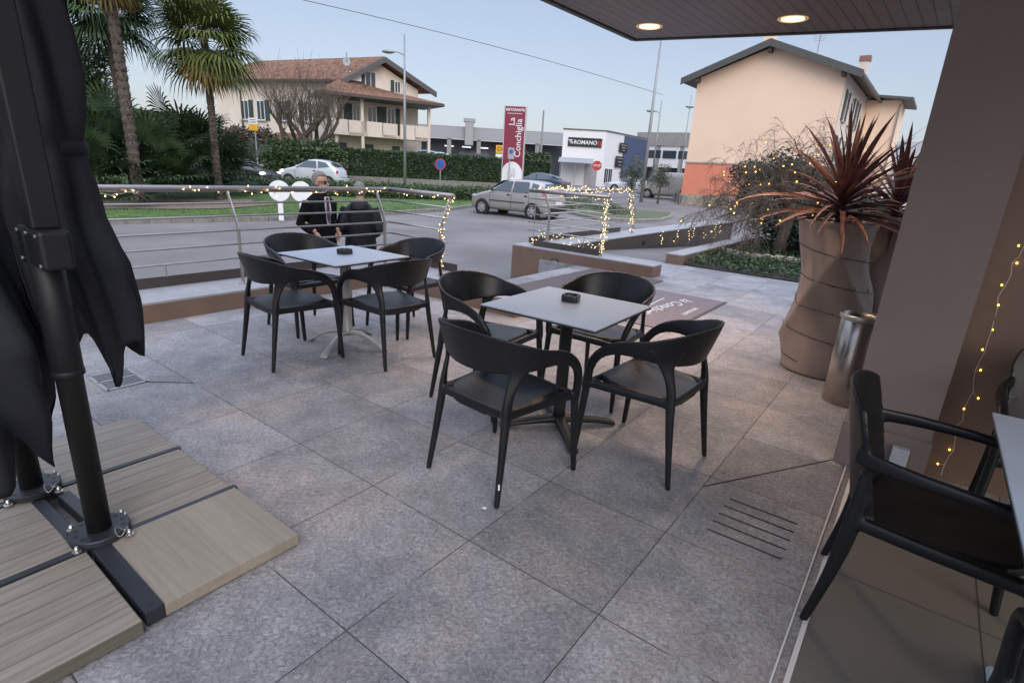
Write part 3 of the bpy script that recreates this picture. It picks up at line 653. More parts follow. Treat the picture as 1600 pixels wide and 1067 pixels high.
# armchairs under the canopy (taller backs, loop arms)
def make_armchair():
    t = thing('armchair', 'x', 'chair'); m = M_plastic2
    mb = MB(); seg = 36; vs = []; fs = []
    rings = [(.0, -.012), (.5, -.009), (.85, 0), (.97, .004), (1, -.004), (1, -.035), (.96, -.036), (.0, -.024)]
    for k, dz in rings:
        for j in range(seg):
            a = 2*pi*j/seg; ca, sa = cos(a), sin(a); e_ = .5
            x = math.copysign(abs(ca)**e_, ca)*.225*k; y = math.copysign(abs(sa)**e_, sa)*.225*k
            vs.append((x, y, .445+dz+(.01*y/.225)))
    for i in range(len(rings)-1):
        for j in range(seg): fs.append((i*seg+j, i*seg+(j+1) % seg, (i+1)*seg+(j+1) % seg, (i+1)*seg+j))
    mb.add(vs, fs); mb.build('seat', m, t, subsurf=1)
    # tall curved back shell
    mb = MB(); nx, nz = 14, 10; vs = []; fs = []
    for off in (0, 1):
        for j in range(nz+1):
            q = j/nz; z = lerp(.43, .845, q)
            for i in range(nx+1):
                s = -1+2*i/nx; hw = lerp(.205, .245, q)*(1 if q < .75 else 1-.10*((q-.75)/.25)**2)
                x = s*hw; y = -.235-.085*q*1.0-.0*q+.075*s*s*(1-.2*q); zz = z-.04*abs(s)**3*max(0, (q-.4)/.6)
                vs.append((x, y-(.020 if off else 0), zz))
    n1 = (nx+1)*(nz+1)
    for off in (0, 1):
        for j in range(nz):
            for i in range(nx):
                a = off*n1+j*(nx+1)+i; fs.append((a, a+1, a+nx+2, a+nx+1))
    for j in range(nz):
        for i in (0, nx): a = j*(nx+1)+i; fs.append((a, a+nx+1, a+nx+1+n1, a+n1))
    for i in range(nx):
        for j in (0, nz): a = j*(nx+1)+i; fs.append((a, a+1, a+1+n1, a+n1))
    mb.add(vs, fs); mb.build('backrest', m, t, smooth=True, bevel=.003)
    for sg in (-1, 1):
        mb = MB()
        pts = [((.212, -.262, .655), .055, .022), ((.240, -.19, .655), .050, .026), ((.264, -.10, .654), .044, .032), ((.272, .06, .650), .036, .040), ((.272, .17, .640), .036, .040), ((.268, .222, .60), .040, .036), ((.262, .222, .50), .042, .034), ((.258, .218, .43), .048, .036)]
        P = []
        for i, (c, h, w) in enumerate(pts):
            c = V(c); a = V(pts[max(0, i-1)][0]); b = V(pts[min(len(pts)-1, i+1)][0]); tg = (b-a).normalized(); u_ = V((1, 0, 0)).cross(tg)
            if i and u_.dot(P[-1][1] if sg > 0 else V(P[-1][1])) < 0: u_ = -u_
            if i == 0 and u_.z < 0: u_ = -u_
            P.append((V((c.x*sg, c.y, c.z)), V((0, u_.y, u_.z)), V((sg, 0, 0)), h, w))
        sweep(mb, P); mb.build('arm', m, t, subsurf=1)
        mb = MB(); sweep(mb, [((.258*sg, .218, .44), (0, 1, 0), (sg, 0, 0), .045, .036), ((.264*sg, .24, .2), (0, 1, 0), (sg, 0, 0), .036, .034), ((.27*sg, .262, 0.0), (0, 1, 0), (sg, 0, 0), .03, .03)]); mb.build('leg', m, t, subsurf=1)
        mb = MB(); sweep(mb, [((.205*sg, -.225, .60), (0, 1, 0), (sg, 0, 0), .03, .03), ((.207*sg, -.215, .45), (0, 1, 0), (sg, 0, 0), .065, .04), ((.215*sg, -.245, .2), (0, 1, 0), (sg, 0, 0), .038, .034), ((.222*sg, -.285, 0), (0, 1, 0), (sg, 0, 0), .03, .03)]); mb.build('leg', m, t, subsurf=1)
        mb = MB(); sweep(mb, [((.235*sg, .20, .425), (0, 0, 1), (sg, 0, 0), .05, .05), ((.235*sg, 0, .425), (0, 0, 1), (sg, 0, 0), .045, .03), ((.21*sg, -.21, .43), (0, 0, 1), (sg, 0, 0), .05, .04)]); mb.build('side_rail', m, t, subsurf=1)
    def cl(c):
        if c.z < .392: return ('leg', c.x > 0, c.y > 0)
        if c.z < .475 and abs(c.x) < .225 and abs(c.y) < .225: return ('seat',)
        if c.y > -.17 or abs(c.x) > .258: return ('arm', c.x > 0)
        return ('backrest',)
    mould(kids(t), t, m, .0045, cl, 12)
    return t
ac = make_armchair()
g2 = 'black armchairs at the veranda table'
ctr = V((1.215, 1.735, 0))+AX*.275
place(ac, ctr.x, ctr.y, -36.2, 'black armchair with loop arms in the right foreground, rear legs on the threshold strip', g2, True)
place(ac, *(UV(.66, 2.98)[:2]), -126.2, 'black armchair mostly hidden behind the veranda table, beside the brown wall', g2, False)
place(ac, *(UV(.62, 1.24)[:2]), 57, 'black armchair cut off by the bottom right corner, near side of the veranda table', g2, False)
for o in [o for o in bpy.data.objects if o.parent is None and o.name.startswith('armchair')]: o.location.z = .012 if o.location.x > 1.6 else .008
t = thing('square_table', 'grey-topped table cut off by the right edge of the picture', 'table', UV(.66, 1.84, .012), TH); table_top(t, .735, .70, 1.16)
mb = MB(); mb.lathe([(.045, .03), (.036, .06), (.036, .70), (.05, .71)], 20); mb.build('column', M_alu, t, smooth=True)
mb = MB(); mb.box((0, 0, .018), (.42, .42, .03)); mb.build('base_plate', mat('pale_blue_grey_plate', (.42, .50, .53), .4, var=.05), t, bevel=.028, bseg=4)

# ================================================================ PLANTERS, BIN
def planter(loc, rz, label, h=1.21, lean=(0, 0)):
    t = thing('planter', label, 'planter', loc, rz, 'tall crumpled taupe planters')
    def fn(r, z, a):
        q = z/h
        tri = lambda x: 1-2.2*abs(sin(x/2))**.8
        env = sin(pi*min(1, max(0, q)))**.8
        return r*(1+.10*tri(2*a+q*5.2+.6)*env+.095*tri(3*a-q*8+1.1)*env+.03*sin(5*a+q*11)*env)
    prof = [(.285, 0), (.30, .015)]+[(.302-.032*min(1, max(0, z/h-.15)/.6), z) for z in [h*i/46 for i in range(1, 46)]]+[(.282, h), (.276, h+.004), (.266, h-.01), (.258, h-.08)]
    mb = MB(); mb.lathe(prof, 96, fn=fn); mb.v = [V((p.x+lean[0]*(p.z/h)**1.3, p.y+lean[1]*(p.z/h)**1.3, p.z)) for p in mb.v]; mb.build('pot_body', M_pot, t, smooth=True, skip_norm=False)
    mb = MB(); mb.lathe([(0, h-.045), (.222, h-.045), (.222, h-.09)], 32, (lean[0], lean[1], 0)); mb.build('soil', M_soil, t)
    return t, fn
p1c = UV(-.49, 5.02); p2c = UV(-.28, 5.64)
pt1, pfn = planter(p1c, .4, 'tall crumpled taupe planter nearest the bin, wound with a dark light string', lean=(-.13, .03))
pt2, _ = planter(p2c, 2.4, 'second tall crumpled taupe planter, behind and mostly hidden by the first')
def cordyline(base, label, n=95, seed=1, hgt=.35, L=.72):
    rr = random.Random(seed); t = thing('cordyline', label, 'plant', base, 0, 'maroon cordylines in tall planters')
    mb = MB(); mb.tube([(0, 0, -.05), (.005, 0, .15), (0, .01, hgt)], [.03, .028, .022], 8); mb.build('stem', M_bark, t)
    mb = MB()
    for i in range(n):
        az = i*2.39996+rr.uniform(-.2, .2); q = i/n       # q=0 lowest leaves
        el0 = lerp(rad(2), rad(86), q**1.7)+rr.uniform(-.12, .12); ln = L*lerp(1.3, .86, q**.7)*rr.uniform(.7, 1.1)
        droop = lerp(1.9, .3, q**.6)*rr.uniform(.5, 1.2); wd = rr.uniform(.012, .023)
        p = V((0, 0, lerp(.10, hgt, q))); el_ = el0; K = 8; st = ln/K; vs = []; d = V((cos(az), sin(az), 0)); sd_ = V((-sin(az), cos(az), 0)); tw = rr.uniform(-.5, .5)
        for k in range(K+1):
            w = wd*(sin(pi*min(1, .22+.78*(k/K))))**.7*(1 if k < K else .05); nrm = d*-sin(el_)+V((0, 0, cos(el_)))
            s2 = (sd_*cos(tw)+nrm*sin(tw)); vs += [p-s2*w, p-nrm*w*.25, p+s2*w]
            p = p+(d*cos(el_)+V((0, 0, sin(el_))))*st; el_ -= droop/K*(k/K+.3)
        n0 = 0; fs = []
        for k in range(K): a = k*3; fs += [(a, a+1, a+4, a+3), (a+1, a+2, a+5, a+4)]
        mb.add(vs, fs)
    mb.build('foliage', M_cord, t, smooth=False, skip_norm=True)
    mb = MB()
    for j in range(4):
        a = rr.uniform(0, 6.28); c = V((cos(a)*.26, sin(a)*.26, rr.uniform(.02, .10)))
        mb = MB()
        for k in range(12):
            q = c+V((rr.gauss(0, .022), rr.gauss(0, .022), rr.gauss(0, .014))); mb.ball(q, (.016, .016, .010), 6, 4)
        mb.build('flower_head', M_pink, t)
    return t
cordyline((p1c.x-.13, p1c.y-.02, 1.14), 'large maroon cordyline with long arching leaves in the front planter', 128, 3, .30, .70)
cordyline((p2c.x, p2c.y, 1.14), 'thinner maroon cordyline in the rear planter against the sky', 70, 11, .26, .66)
b_ = thing('litter_bin', 'tall cylindrical brushed steel bin with open ashtray rim, beside the pillar', 'bin', (2.375, 3.66, 0))
mb = MB(); mb.lathe([(.122, 0), (.124, .004), (.124, .615), (.118, .62)], 40); mb.build('bin_body', M_steel, b_, smooth=True)
mb = MB(); mb.lathe([(.128, .605), (.134, .612), (.134, .636), (.128, .642), (.112, .640), (.098, .618), (.088, .60)], 40); mb.build('rim', M_bolt, b_, smooth=True)
mb = MB(); mb.lathe([(.0, .59), (.10, .59), (.10, .585)], 24); mb.build('opening', M_black, b_)

# ================================================================ STRING LIGHTS
def string_lights(label, pts, nb, jitter=.02, matb=None, wire=None, r=.0062, group=None, twig=.035, sag=0., seed=5, skew=None, wr=.0026):
    rr = random.Random(seed); pts = [V(p) for p in pts]; matb = matb or M_bulb; wire = wire or M_wire
    t = thing('string_lights', label, 'string lights', pts[0], 0, group)
    L = [0]
    for a, b in zip(pts, pts[1:]): L.append(L[-1]+(b-a).length)
    def ev(s):
        s = max(0, min(L[-1], s))
        for i in range(len(pts)-1):
            if s <= L[i+1] or i == len(pts)-2: return pts[i].lerp(pts[i+1], (s-L[i])/max(1e-6, L[i+1]-L[i]))
    N = max(nb*2, len(pts)); line = []
    for i in range(N+1):
        s = L[-1]*i/N; p = ev(s)+V((rr.gauss(0, jitter), rr.gauss(0, jitter), rr.gauss(0, jitter))) if jitter else ev(s); line.append(p)
    mb = MB(); mb.tube(line, wr, 4)
    bp = None; pos = []
    for i in range(nb):
        a = line[min(N, int((i+.5)/nb*N))]; d = V((rr.gauss(0, 1), rr.gauss(0, 1), rr.gauss(0, 1))).normalized()*twig*rr.uniform(.5, 1.2)
        if skew is not None: d = d+V(skew)
        mb.tube([a, a+d], wr*.8, 3); pos.append(a+d)
    mb.build('cable', wire, t, world=True)
    if matb is not None and matb != 'none':
        m1 = MB(); m1.ball((0, 0, 0), (r, r, r*1.3), 6, 5); b0 = m1.build('bulb', matb, t, smooth=True)
        first = True
        for p in pos[:100]:
            o = b0 if first else b0.copy()
            if not first: COL.objects.link(o); o.parent = t
            first = False; o.location = p-pts[0]
    return t
def zig(a, b, n, amp, seed=1, drop=0):
    rr = random.Random(seed); a = V(a); b = V(b); out = []
    for i in range(n+1): q = i/n; out.append(a.lerp(b, q)+V((rr.gauss(0, amp*.4), rr.gauss(0, amp*.4), rr.uniform(-amp, amp*.7)-drop*sin(pi*q))))
    return out
u_r = -5.62
gs = 'warm white light strings on the railings'
string_lights('warm light string sagging under the handrail near the folded parasol', zig(UV(u_r, 1.2, 1.12), UV(u_r, 2.15, 1.10), 14, .02, 2, .055), 20, .006, group=gs, seed=3)
string_lights('warm light string along the handrail above the first railing post', zig(UV(u_r, 2.25, 1.12), UV(u_r, 3.3, 1.08), 18, .03, 4, .0), 24, .008, group=gs, seed=4)
string_lights('warm light string along the handrail above the far table and the two men', zig(UV(u_r, 3.3, 1.09), UV(u_r+.01, 4.75, 1.10), 26, .035, 5, .0), 38, .008, group=gs, seed=6)
string_lights('warm light string along the short leg of the handrail towards the steps', zig(UV(-5.55, 4.90, 1.10), UV(-4.52, 4.88, 1.09), 20, .03, 7, .0), 30, .008, group=gs, seed=8)
def spiral(p, q, turns, rad_, n=60, seed=1):
    rr = random.Random(seed); p = V(p); q = V(q); out = []
    for i in range(n+1): s = i/n; a = s*turns*2*pi; out.append(p.lerp(q, s)+AX*cos(a)*rad_+BX*sin(a)*rad_)
    return out
string_lights('warm light string wound down the railing end post by the steps', spiral(UV(-4.56, 4.84, 1.06), UV(-4.56, 4.72, .74), 4, .02, 20)+spiral(UV(-4.56, 4.72, .74), UV(-4.56, 4.70, .24), 5, .022, 30), 44, .006, group=gs, seed=9, r=.005)
string_lights('dense warm light string bunched along the lit short handrail', zig(UV(-5.5, 7.98, 1.13), UV(-4.12, 7.98, 1.10), 60, .035, 12, .0), 95, .02, group=gs, seed=12, r=.0052)
string_lights('dense warm light string along the rear handrail of the ramp', zig(UV(-5.60, 8.4, 1.13), UV(-5.60, 11.9, 1.12), 60, .035, 13, .0), 95, .02, group=gs, seed=13, r=.0062)
string_lights('dense warm light string wound down the lit post above the brown wall', spiral(UV(-4.13, 7.95, 1.06), UV(-4.13, 7.93, .24), 10, .03, 80), 80, .012, group=gs, seed=14, r=.0056)
string_lights('dense warm light string wound down the far end post of the ramp railing', spiral(UV(-5.6, 11.86, 1.1), UV(-5.45, 11.86, .24), 8, .03, 60), 50, .015, group=gs, seed=15, r=.0066)
rr = random.Random(4); wv = []
for i in range(70): q = i/69; wv.append(UV(-5.4+1.2*q+.05*sin(q*40), 7.99, .30+.09*sin(q*26)+.05*sin(q*61)))
string_lights('warm light string trailing in waves on top of the brown wall by the steps', wv, 62, .012, group=gs, seed=16, r=.0052)
string_lights('warm bulbs clustered at the foot of the leaning railing post', spiral(UV(-5.47, 7.93, .19), UV(-5.47, 7.93, .30), 3, .03, 20), 9, .008, group=gs, seed=17, r=.006)
string_lights('amber light string hanging down the brown veranda wall', [UV(.34, 3.485, 2.4), UV(.335, 3.485, 1.9), UV(.345, 3.485, 1.5), UV(.345, 3.485, 1.23), UV(.335, 3.485, .98), UV(.345, 3.485, .75), UV(.335, 3.485, .63), UV(.35, 3.485, .5), UV(.33, 3.485, .3), UV(.345, 3.485, .18), UV(.325, 3.485, .03)], 22, .006, matb=M_bulbo, seed=18, r=.0048, twig=.03, skew=(-.01, -.01, 0), wr=.0012)
# dark unlit string around the planter
pts = []
for i in range(150):
    q = i/149; a = -q*2*pi*4.4+3.6; z = .10+.98*q; r = pfn(.302-.032*min(1, max(0, z/1.21-.15)/.6), z, a-.4)+.004; lx, ly = -.13*(z/1.21)**1.3, .03*(z/1.21)**1.3; ca, sa = cos(.4), sin(.4); pts.append((p1c.x+r*cos(a)+lx*ca-ly*sa, p1c.y+r*sin(a)+lx*sa+ly*ca, z))
string_lights('dark unlit light string wound around the front planter', pts, 48, 0, matb='none', wire=M_wiredark, seed=19, twig=.02, skew=(0, 0, .012), wr=.0026)

# ================================================================ FOLDED PARASOLS, BASE SLABS
def parasol(loc, label, cloth_c, prof, mast_top, seed, n=7, bracket=1.14, skew=(0.05, .0), phase=0, squash=(1, 1)):
    t = thing('folded_parasol', label, 'parasol', loc, TH); rr = random.Random(seed); IM = PM[t.name].inverted()
    mb = MB(); mb.lathe([(.039, .075), (.039, .70), (.045, .705), (.045, 1.20)], 28); mb.build('lower_pole', M_mast, t, smooth=True)
    mb = MB(); mb.lathe([(.041, .695), (.047, .70), (.047, .715), (.045, .72)], 28); mb.build('pole_collar', M_mast, t, smooth=True)
    mb = MB(); K = 12
    mb.lathe([(.0, .056), (.092, .056), (.096, .060), (.096, .078), (.092, .082), (.05, .082)], 36); fl_ = mb.build('flange_plate', M_frame, t)
    for k in range(K):
        a = 2*pi*k/K; mb = MB(); mb.lathe([(0, .0825), (.0075, .0825), (.0075, .083), (0, .0832)], 10, (.074*cos(a), .074*sin(a), 0)); mb.build('bolt_hole', M_black, fl_)
    for a in (rad(35), rad(125), rad(215), rad(305)):
        mb = MB(); c = (.112*cos(a), .112*sin(a), 0); mb.lathe([(.016, .06), (.016, .064), (.009, .065), (.009, .074), (.005, .082)], 8, c); mb.build('bolt', M_bolt, t)
    mb = MB(); pts = [(.105+.02*cos(q), .04+.02*sin(q), .10+.014*sin(q*2)) for q in [i*pi/8 for i in range(17)]]; mb.tube(pts, .0018, 5); mb.build('retaining_pin', M_bolt, t)
    # joint bracket and box-section upper mast, leaning a little
    mb = MB(); mb.box((.03, 0, bracket), (.23, .085, .12)); mb.build('joint_bracket', M_mast, t, bevel=.012)
    for x, z in ((-.065, .045), (.125, .045), (-.065, -.045), (.125, -.045), (.03, .045)):
        mb = MB(); mb.lathe([(.007, 0), (.007, .004), (0, .005)], 8); 
        o = mb.build('bracket_screw', M_bolt, t); o.rotation_euler = (rad(90), 0, 0); o.location = (x, -.0425, bracket+z)
    mb = MB(); mb.bar((.045+skew[0]*0, 0, bracket+.06), (.045+skew[0], skew[1], mast_top), .085, .075, (0, 1, 0)); mb.build('upper_mast', M_mast, t, bevel=.008)
    # canopy hanging in pleats
    cl = MB(); cc = V(cloth_c); seg = n*10; vs = []; fs = []; rows = len(prof)*4
    def pr_(q):
        x = q*(len(prof)-1); i = min(len(prof)-2, int(x)); f_ = x-i; f_ = f_*f_*(3-2*f_)
        return [lerp(prof[i][k], prof[i+1][k], f_) for k in range(5)]
    tips = [rr.uniform(-.07, .07) for _ in range(n)]; amps = [rr.uniform(.65, 1.3) for _ in range(n)]
    for j in range(rows+1):
        q = j/rows; z, r, dx, dy, pl_ = pr_(q)
        for i in range(seg):
            a = 2*pi*i/seg; ph = (i/seg*n) % 1; k = int(i/seg*n) % n; rid = (.5+.5*cos(2*pi*ph)); 
            wob = noise.noise(V((cos(a)*1.5, sin(a)*1.5, z*2.2+seed)))*.16+noise.noise(V((cos(a)*4, sin(a)*4, z*5+seed)))*.07
            rr_ = r*(1-pl_*(1-rid)*amps[k]*.8+wob*1.2); tw = a+.35*q+.15*sin(z*5+k)
            zz = z
            if q > .80: zz = z + ((q-.80)/.20)**1.5*(-.03*rid+.05*(1-rid)+.15*noise.noise(V((cos(a)*1.3, sin(a)*1.3, seed*3.1)))+tips[k]*.6*sin(pi*ph)**2)
            vs.append((cc.x+dx+rr_*cos(tw+phase)*squash[0], cc.y+dy+rr_*sin(tw+phase)*squash[1], zz))
    for j in range(rows):
        for i in range(seg): fs.append((j*seg+i, j*seg+(i+1) % seg, (j+1)*seg+(i+1) % seg, (j+1)*seg+i))
    cl.add(vs, fs); cv = cl.build('canopy_fabric', M_fabric, t, world=True, smooth=True, solid=.004)
    return t, cc
# profile rows: z, radius, dx, dy, pleat depth
pa, ca = parasol((-1.512, 1.734, 0), 'folded black cantilever parasol with the mast in front, standing nearer the camera',
    (-1.74, 2.05, 0), [(2.9, .10, .0, .05, .3), (2.2, .15, .0, .0, .4), (1.80, .165, .0, 0, .4), (1.52, .15, .02, 0, .5), (1.44, .13, .02, 0, .35), (1.36, .145, .02, 0, .5), (1.2, .18, .02, 0, .55), (1.0, .21, .04, 0, .6), (.86, .215, .05, .0, .5), (.68, .185, .06, 0, .38)], 2.6, 5, skew=(.02, -.02))
pb, cb = parasol((-1.974, 1.975, 0), 'folded black cantilever parasol at the left edge, its cloth hanging low over its pole',
    (-1.90, 1.62, 0), [(2.9, .08, .0, .1, .3), (2.2, .15, -.0, .0, .4), (1.80, .20, .0, 0, .4), (1.50, .20, .0, 0, .5), (1.44, .165, .0, 0, .35), (1.38, .20, .0, 0, .5), (1.1, .26, .0, 0, .55), (.8, .30, .03, 0, .6), (.55, .29, .06, .0, .5), (.40, .25, .07, 0, .38)], 2.6, 9, skew=(-.02, 0))
for P_, c_, r_, dz in ((pa, V((-1.72, 2.05, 1.44)), .128, 0), (pb, V((-1.90, 1.62, 1.44)), .165, 0)):
    mb = MB(); mb.lathe([(r_, -.022), (r_+.002, -.021), (r_+.002, .021), (r_, .022)], 28, c_, fn=lambda r, z, a: r*(1+.05*sin(3*a))); mb.build('tie_strap', M_fabric, P_, world=True, smooth=True)
# weight slabs: each lifts out on its own
si = 0
for (u0, v0, m_, lab) in [(-2.19, .515, M_slab2, 'timber-look weight slab with grooves turned across, at the tip towards the tables'), (-2.70, .505, M_slab, 'timber-look weight slab between the two steel arms, second towards the terrace wall'),
        (-3.22, .50, M_slab, 'timber-look weight slab furthest towards the drain grate'), (-2.17, -.035, M_slab, 'timber-look weight slab nearest the camera, right of the double beam'),
        (-2.70, -.06, M_slab, 'timber-look weight slab between the poles at the left edge'), (-3.24, -.06, M_slab, 'timber-look weight slab behind the far pole, cut off by the left edge'),
        (-2.70, -.60, M_slab, 'timber-look weight slab mostly outside the left edge, beyond the nearer arm'), (-2.17, -.57, M_slab, 'timber-look weight slab in the bottom left corner')]:
    mb = MB(); mb.box((.245, .235, .0305), (.49, .478, .047)); o = mb.build('weight_slab', m_, loc=(0, 0, 0), bevel=.003)
    o.location = UV(u0, v0); o.rotation_euler.z = TH; tag(o, lab, 'slab', 'timber-look slabs weighting the parasol bases')
    if m_ is M_slab2: pass
fr = thing('base_frame', 'anthracite steel cross frame under the two parasol poles, holding the slabs', 'parasol base', UV(-2.5, .48), TH)
def ubar(a, b, w=.036, h=.05, z=.0295, nm='beam'):
    mb = MB(); mb.bar(UV(a[0], a[1], z), UV(b[0], b[1], z), w, h); mb.build(nm, M_frame, fr, world=True, bevel=.003)
    d = (V((*b, 0))-V((*a, 0))).normalized(); e_ = V((*b, 0))-d*.03; p = UV(e_.x, e_.y, z+h/2)
    mb = MB(); mb.lathe([(.0, .001), (.005, .001), (.005, .0)], 8, p); mb.build('rivet', M_black, fr, world=True)
ubar((-2.205, .50), (-2.195, 1.0), .03); ubar((-2.73, .48), (-2.72, .99), .03)
ubar((-2.195, .45), (-2.2, -.62), .03); ubar((-2.725, .42), (-2.73, -.62), .03)
ubar((-2.16, .482), (-1.70, .482), .055, .055, .031); ubar((-2.30, .525), (-2.66, .505), .045); ubar((-2.28, .435), (-2.67, .42), .045)
ubar((-2.80, .46), (-3.26, .46), .055)

# ================================================================ PLANTING BED, LIT TREE
def leaf_cloud(mb, n, pf, size, rr, aspect=.5):
    for _ in range(n):
        c = V(pf()); s = size*rr.uniform(.6, 1.4)
        a = V((rr.gauss(0, 1), rr.gauss(0, 1), rr.gauss(0, .7))).normalized(); b = a.cross(V((rr.gauss(0, 1), rr.gauss(0, 1), rr.gauss(0, 1)))).normalized()*aspect
        mb.add([c-a*s, c-b*s, c+a*s, c+b*s], [(0, 1, 2, 3)])
rr = random.Random(21); mb = MB()
def pf():
    while True:
        u = rr.uniform(-3.3, .6); v = rr.uniform(9.46, 14.5)
        return UV(u, v, .03+.16*rr.random()**1.5)
leaf_cloud(mb, 9000, pf, .045, rr, .3)
tag(mb.build('ground_cover', M_hedge, skip_norm=True), 'dark evergreen ground cover filling the planting bed', 'ground cover', kind='stuff')
for i in range(16):
    a = rad(195+i*11.5); c = UV(-2.35, 12.2)+V((1.15*cos(a+TH), .9*sin(a+TH), 0)); mb = MB()
    mb.ball((0, 0, .10), (.135, .075, .07), 10, 6); o = mb.build('edging_stone', M_stone, loc=(0, 0, 0), smooth=True)
    for vtx in o.data.vertices: vtx.co *= 1+.15*noise.noise(vtx.co*9+V((i, 0, 0)))
    o.location = c; o.rotation_euler.z = a+TH+pi/2
    tag(o, ['leftmost', 'second', 'third', 'fourth', 'fifth', 'sixth', 'seventh', 'eighth', 'ninth', 'tenth', 'eleventh', 'twelfth', 'thirteenth', 'fourteenth', 'fifteenth', 'rightmost'][i]+' pale stone from the left in the curved edging under the lit bare tree', 'edging stone', 'pale edging stones around the tree')
def branches(mb, p, d, r, L, depth, rr, spread=.6, droop=0., seg=3, sides=5, tips=None, shrink=.72, upb=0., mind=.0):
    pts = [p]; rad_ = [r]; cur = V(p); dd = V(d)
    for i in range(seg):
        dd = (dd+V((rr.gauss(0, .16), rr.gauss(0, .16), rr.gauss(0, .12)-droop*(1/(depth+1))+upb))).normalized()
        cur = cur+dd*(L/seg); pts.append(cur); rad_.append(max(.0022, lerp(r, r*shrink, (i+1)/seg)))
    mb.tube(pts, rad_, max(3, min(sides, 3+depth)), cap=False)
    if tips is not None and depth <= 1: tips += pts[1:]
    if depth == 0: return
    k = rr.choice((2, 3, 3)) if depth > 1 else rr.choice((3, 4))
    for j in range(k):
        b = pts[rr.choice((2, 3)) if len(pts) > 3 else -1] if j else pts[-1]
        nd = (dd+V((rr.gauss(0, 1), rr.gauss(0, 1), rr.gauss(0, .7))).normalized()*spread*rr.uniform(.6, 1.3)).normalized()
        branches(mb, b, nd, max(mind, r*shrink*rr.uniform(.55, .85)), L*rr.uniform(.62, .88), depth-1, rr, spread, droop, seg, sides, tips, shrink, upb, mind)
TB = UV(-2.35, 12.2); rr = random.Random(8)
t = thing('ornamental_tree', 'low spreading bare tree hung with amber lights in the planting bed', 'tree', (TB.x, TB.y, 0))
mb = MB(); mb.tube([TB, TB+V((-.02, 0, .35)), TB+V((.05, 0, .75)), TB+V((.03, 0, 1.1))], [.15, .11, .10, .095], 10); mb.build('trunk', M_bark, t, world=True, smooth=True)
tips = []; mb = MB()
base = TB+V((.03, 0, .95))
for (dx, dy, dz, L) in ((-1, .0, .55, .85), (-1, -.3, .25, .85), (-.9, .5, .35, .8), (-.6, -.7, .6, .75), (-.8, .2, .9, .8), (-.25, .1, 1.1, .75), (.3, -.5, .9, .7), (.6, .4, .8, .75), (.8, -.2, .5, .7), (-1.1, .1, .05, .8), (-.3, .8, .8, .7), (-1, -.5, .7, .8), (-.5,-.3,1.2,.7)):
    branches(mb, base+V((0, 0, rr.uniform(-.2, .15))), V((dx, dy, dz)).normalized(), .044, L*.80, 5, rr, .85, .34, 3, 5, tips, .66, mind=.0034)
for _ in range(9000):     # fine side twigs and withered leaflets
    q = rr.choice(tips)+V((rr.gauss(0, .05), rr.gauss(0, .05), rr.gauss(0, .05)-.02)); d = V((rr.gauss(0, 1), rr.gauss(0, 1), rr.gauss(-.3, .8))).normalized()*rr.uniform(.02, .06); w = d.cross(V((rr.gauss(0, 1), rr.gauss(0, 1), rr.gauss(0, 1)))).normalized()*.0035
    mb.add([q-w, q+w, q+d], [(0, 1, 2)])
mb.build('crown', M_twig, t, world=True, skip_norm=True)
rr.shuffle(tips)
bl = [p for p in tips if p.z > .3]
ln = bl[:60]
t2 = thing('string_lights', 'amber light bulbs scattered through the bare ornamental tree', 'string lights', (TB.x, TB.y, 0))
m1 = MB(); m1.ball((0, 0, 0), .0145, 6, 5); b0 = m1.build('bulb', M_bulbo, t2, smooth=True)
for i, p in enumerate(ln):
    o = b0 if i == 0 else b0.copy()
    if i: COL.objects.link(o); o.parent = t2
    o.location = p-V((TB.x, TB.y, 0))
mb = MB()
rest = list(ln); chain = [rest.pop(0)]
while rest: j = min(range(len(rest)), key=lambda k: (rest[k]-chain[-1]).length); chain.append(rest.pop(j))
mb.tube(chain, .0018, 3)
mb.build('cable', M_wiredark, t2, world=True)
for k in range(7):
    u0 = -5.17; v0 = 12.9+k*.75+(k % 3)*.2
    string_lights(['first and nearest', 'second', 'third', 'fourth', 'fifth', 'sixth', 'seventh and farthest'][k]+' short light strand hanging on the dark ramp wall', [UV(u0+.02, v0, .19), UV(u0+.02, v0+.03, 0), UV(u0+.02, v0, -.12-.05*(k % 3))], 6, .015, M_bulb, group='hanging strands on the ramp wall', seed=30+k, r=.007, twig=.03)
